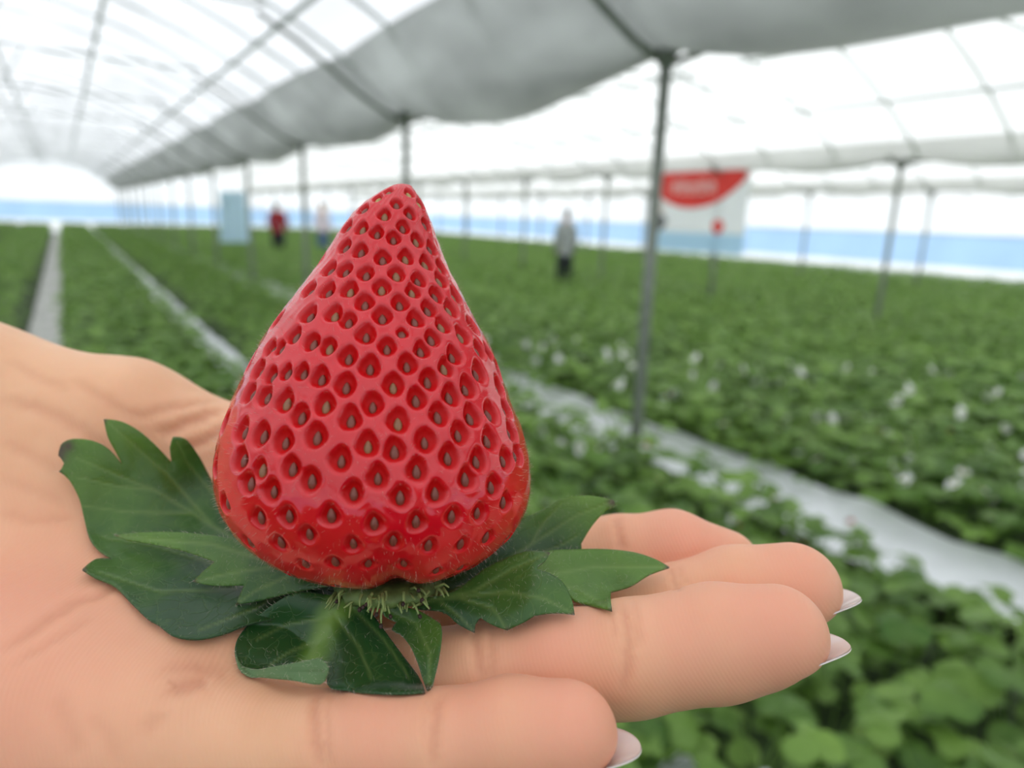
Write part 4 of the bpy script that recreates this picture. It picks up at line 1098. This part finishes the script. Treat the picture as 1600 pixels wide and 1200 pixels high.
# small front sepal
sepal([(595,945),(640,950),(662,958),(688,974),(691,990),(686,1030),(676,1070),(667,1076),(660,1060),(652,1035),(640,1008),(625,990),(612,983),(620,972),(600,962)],[0,3,6,13],
      [(595,945,107.5),(640,952,105.5),(690,975,102.5),(688,1020,98.5),(670,1075,94.2),(640,1008,100),(613,984,104.5),(620,970,106)],[([(600,950),(650,975),(672,1020),(670,1072)],3)], tips=[(669,1074,5)], tone=.08, clr=1.4, pillow=.3)
# right side sepals, back to front
sepal([(680,890),(770,830),(812,812),(850,796),(880,779),(920,774),(958,781),(962,789),(945,800),(925,822),(908,850),(905,872),(870,900),(790,932),(700,925)],[0,6,10],
      [(700,900,116),(800,840,119.5),(850,800,121.5),(920,776,122),(960,782,121.5),(905,850,121),(860,850,121),(820,905,117)],[([(760,895),(830,850),(900,805),(955,784)],2.6),([(830,850),(850,815),(880,785)],1.6),([(830,870),(880,850),(905,835)],1.6)],
      tips=[(957,784,8)], tone=.26, tonefn=lerp_tone(880,870,890,780,-.35,.2), clr=1.0)
sepal([(690,930),(780,885),(850,862),(902,858),(950,858),(992,863),(1025,874),(1046,886),(1015,897),(985,915),(955,924),(954,936),(956,953),(930,946),(898,938),(880,930),(800,950)],[0,7,10,12],
      [(690,930,111),(800,890,113.5),(900,860,117),(990,865,117),(1044,886,115),(985,914,112.5),(955,925,112.5),(955,952,106),(925,945,107),(898,938,108),(800,940,110.5)],[([(720,930),(820,905),(930,885),(1042,886)],3),([(840,905),(900,920),(952,950)],2)],
      tips=[(1045,886,6),(956,953,4)], tone=.34, clr=1.6)  # raised tone paints the gloss reflection into this sepal's colour
sepal([(640,935),(690,930),(720,916),(760,886),(805,866),(830,860),(859,863),(852,876),(838,888),(858,895),(880,910),(893,935),(898,960),(870,957),(835,962),(820,972),(792,985),(770,977),(750,965),(742,976),(741,989),(715,975),(691,956),(650,950)],[0,6,12,14,16,18,20],
      [(640,938,107.5),(690,935,107),(760,890,109),(857,863,110),(838,890,107.5),(896,958,102.5),(835,962,102),(792,984,102),(750,966,103.5),(741,988,103),(691,956,105.5),(790,930,105)],[([(650,942),(740,925),(800,890),(856,864)],2.6),([(700,935),(790,925),(850,935),(896,958)],2.4),([(720,935),(770,950),(790,980)],2),([(690,942),(720,965),(740,986)],1.8)],
      tips=[(858,863,5),(793,984,4),(741,988,4),(897,959,5)], tone=.02, tonefn=lerp_tone(720,960,800,880,-.1,.1), clr=.6)
# receptacle disc with dried stamens
disc_m = simple('receptacle_green', (.13, .20, .055), .6, .3, 500)
V = []; nu, rows = 36, [(0,.4),(4,.6),(7.4,.2),(8.6,-.8),(8.2,-1.8),(6,-2.6),(0,-2.8)]
cc = C(610, 908, 112)
for r, z in rows:
    for k in range(nu):
        a = 2 * math.pi * k / nu; rr = r * (1 + .06 * math.sin(9 * a)); V.append(cc + mm(rr * math.cos(a) * 1.0, z + .25 * math.sin(13 * a) * (r > 7), -rr * math.sin(a) * .95))
obj('receptacle', to_world(np.array(V)) - SB, grid_faces(nu, len(rows), True), disc_m, straw)
fl, an = MB(), MB()
for k in range(46):
    a = rng.uniform(.1, math.pi - .1); r0 = rng.uniform(6.6, 8.6)
    p0 = cc + mm(r0 * math.cos(a) * 1.2, -.6 + rng.uniform(-.8, 1.2), -r0 * math.sin(a)); L = rng.uniform(1.4, 3.0)
    d_ = mm(math.cos(a) * .5 + rng.normal(0, .35), -.55 + rng.normal(0, .4), -.55); d_ /= np.linalg.norm(d_)
    p1 = p0 + d_ * L * .6 + rng.normal(0, .2, 3); p2 = p0 + d_ * L + mm(0, -.3, 0)
    fl.tube(to_world(np.array([p0, p1, p2])) - SB, [.00028, .0002, .00012], 5)
    if k % 3 == 0: an.tube(to_world(np.array([p2, p2 + d_ * .4, p2 + d_ * .7])) - SB, [.0002, .00034, .00015], 6)
fo_ = tag(fl.build('stamens', simple('stamen_green', (.24, .32, .10), .6, .2, 500), straw), kind='stuff')
tag(an.build('anthers', simple('anther_dark', (.04, .02, .015), .7, .2, 500), straw), kind='stuff')

# the sleeve of the hand's owner and the photographer who stands behind the camera
cuff = MB()
A_, B_ = mm(-212, -42, 134.5), mm(-300, -45, 142)
cloth_m = simple('dark_sleeve', (.03, .035, .045), .85, .3, 60)
pts = [A_ + (B_ - A_) * t for t in (0.03, 0, .02, .3, .65, 1.0)]
cuff.tube(to_world(np.array(pts)) - HL, np.array([25.5, 27.5, 29.5, 31, 33, 35]) * .001, 28, cap=True)
cuff.build('sleeve', cloth_m, hand)
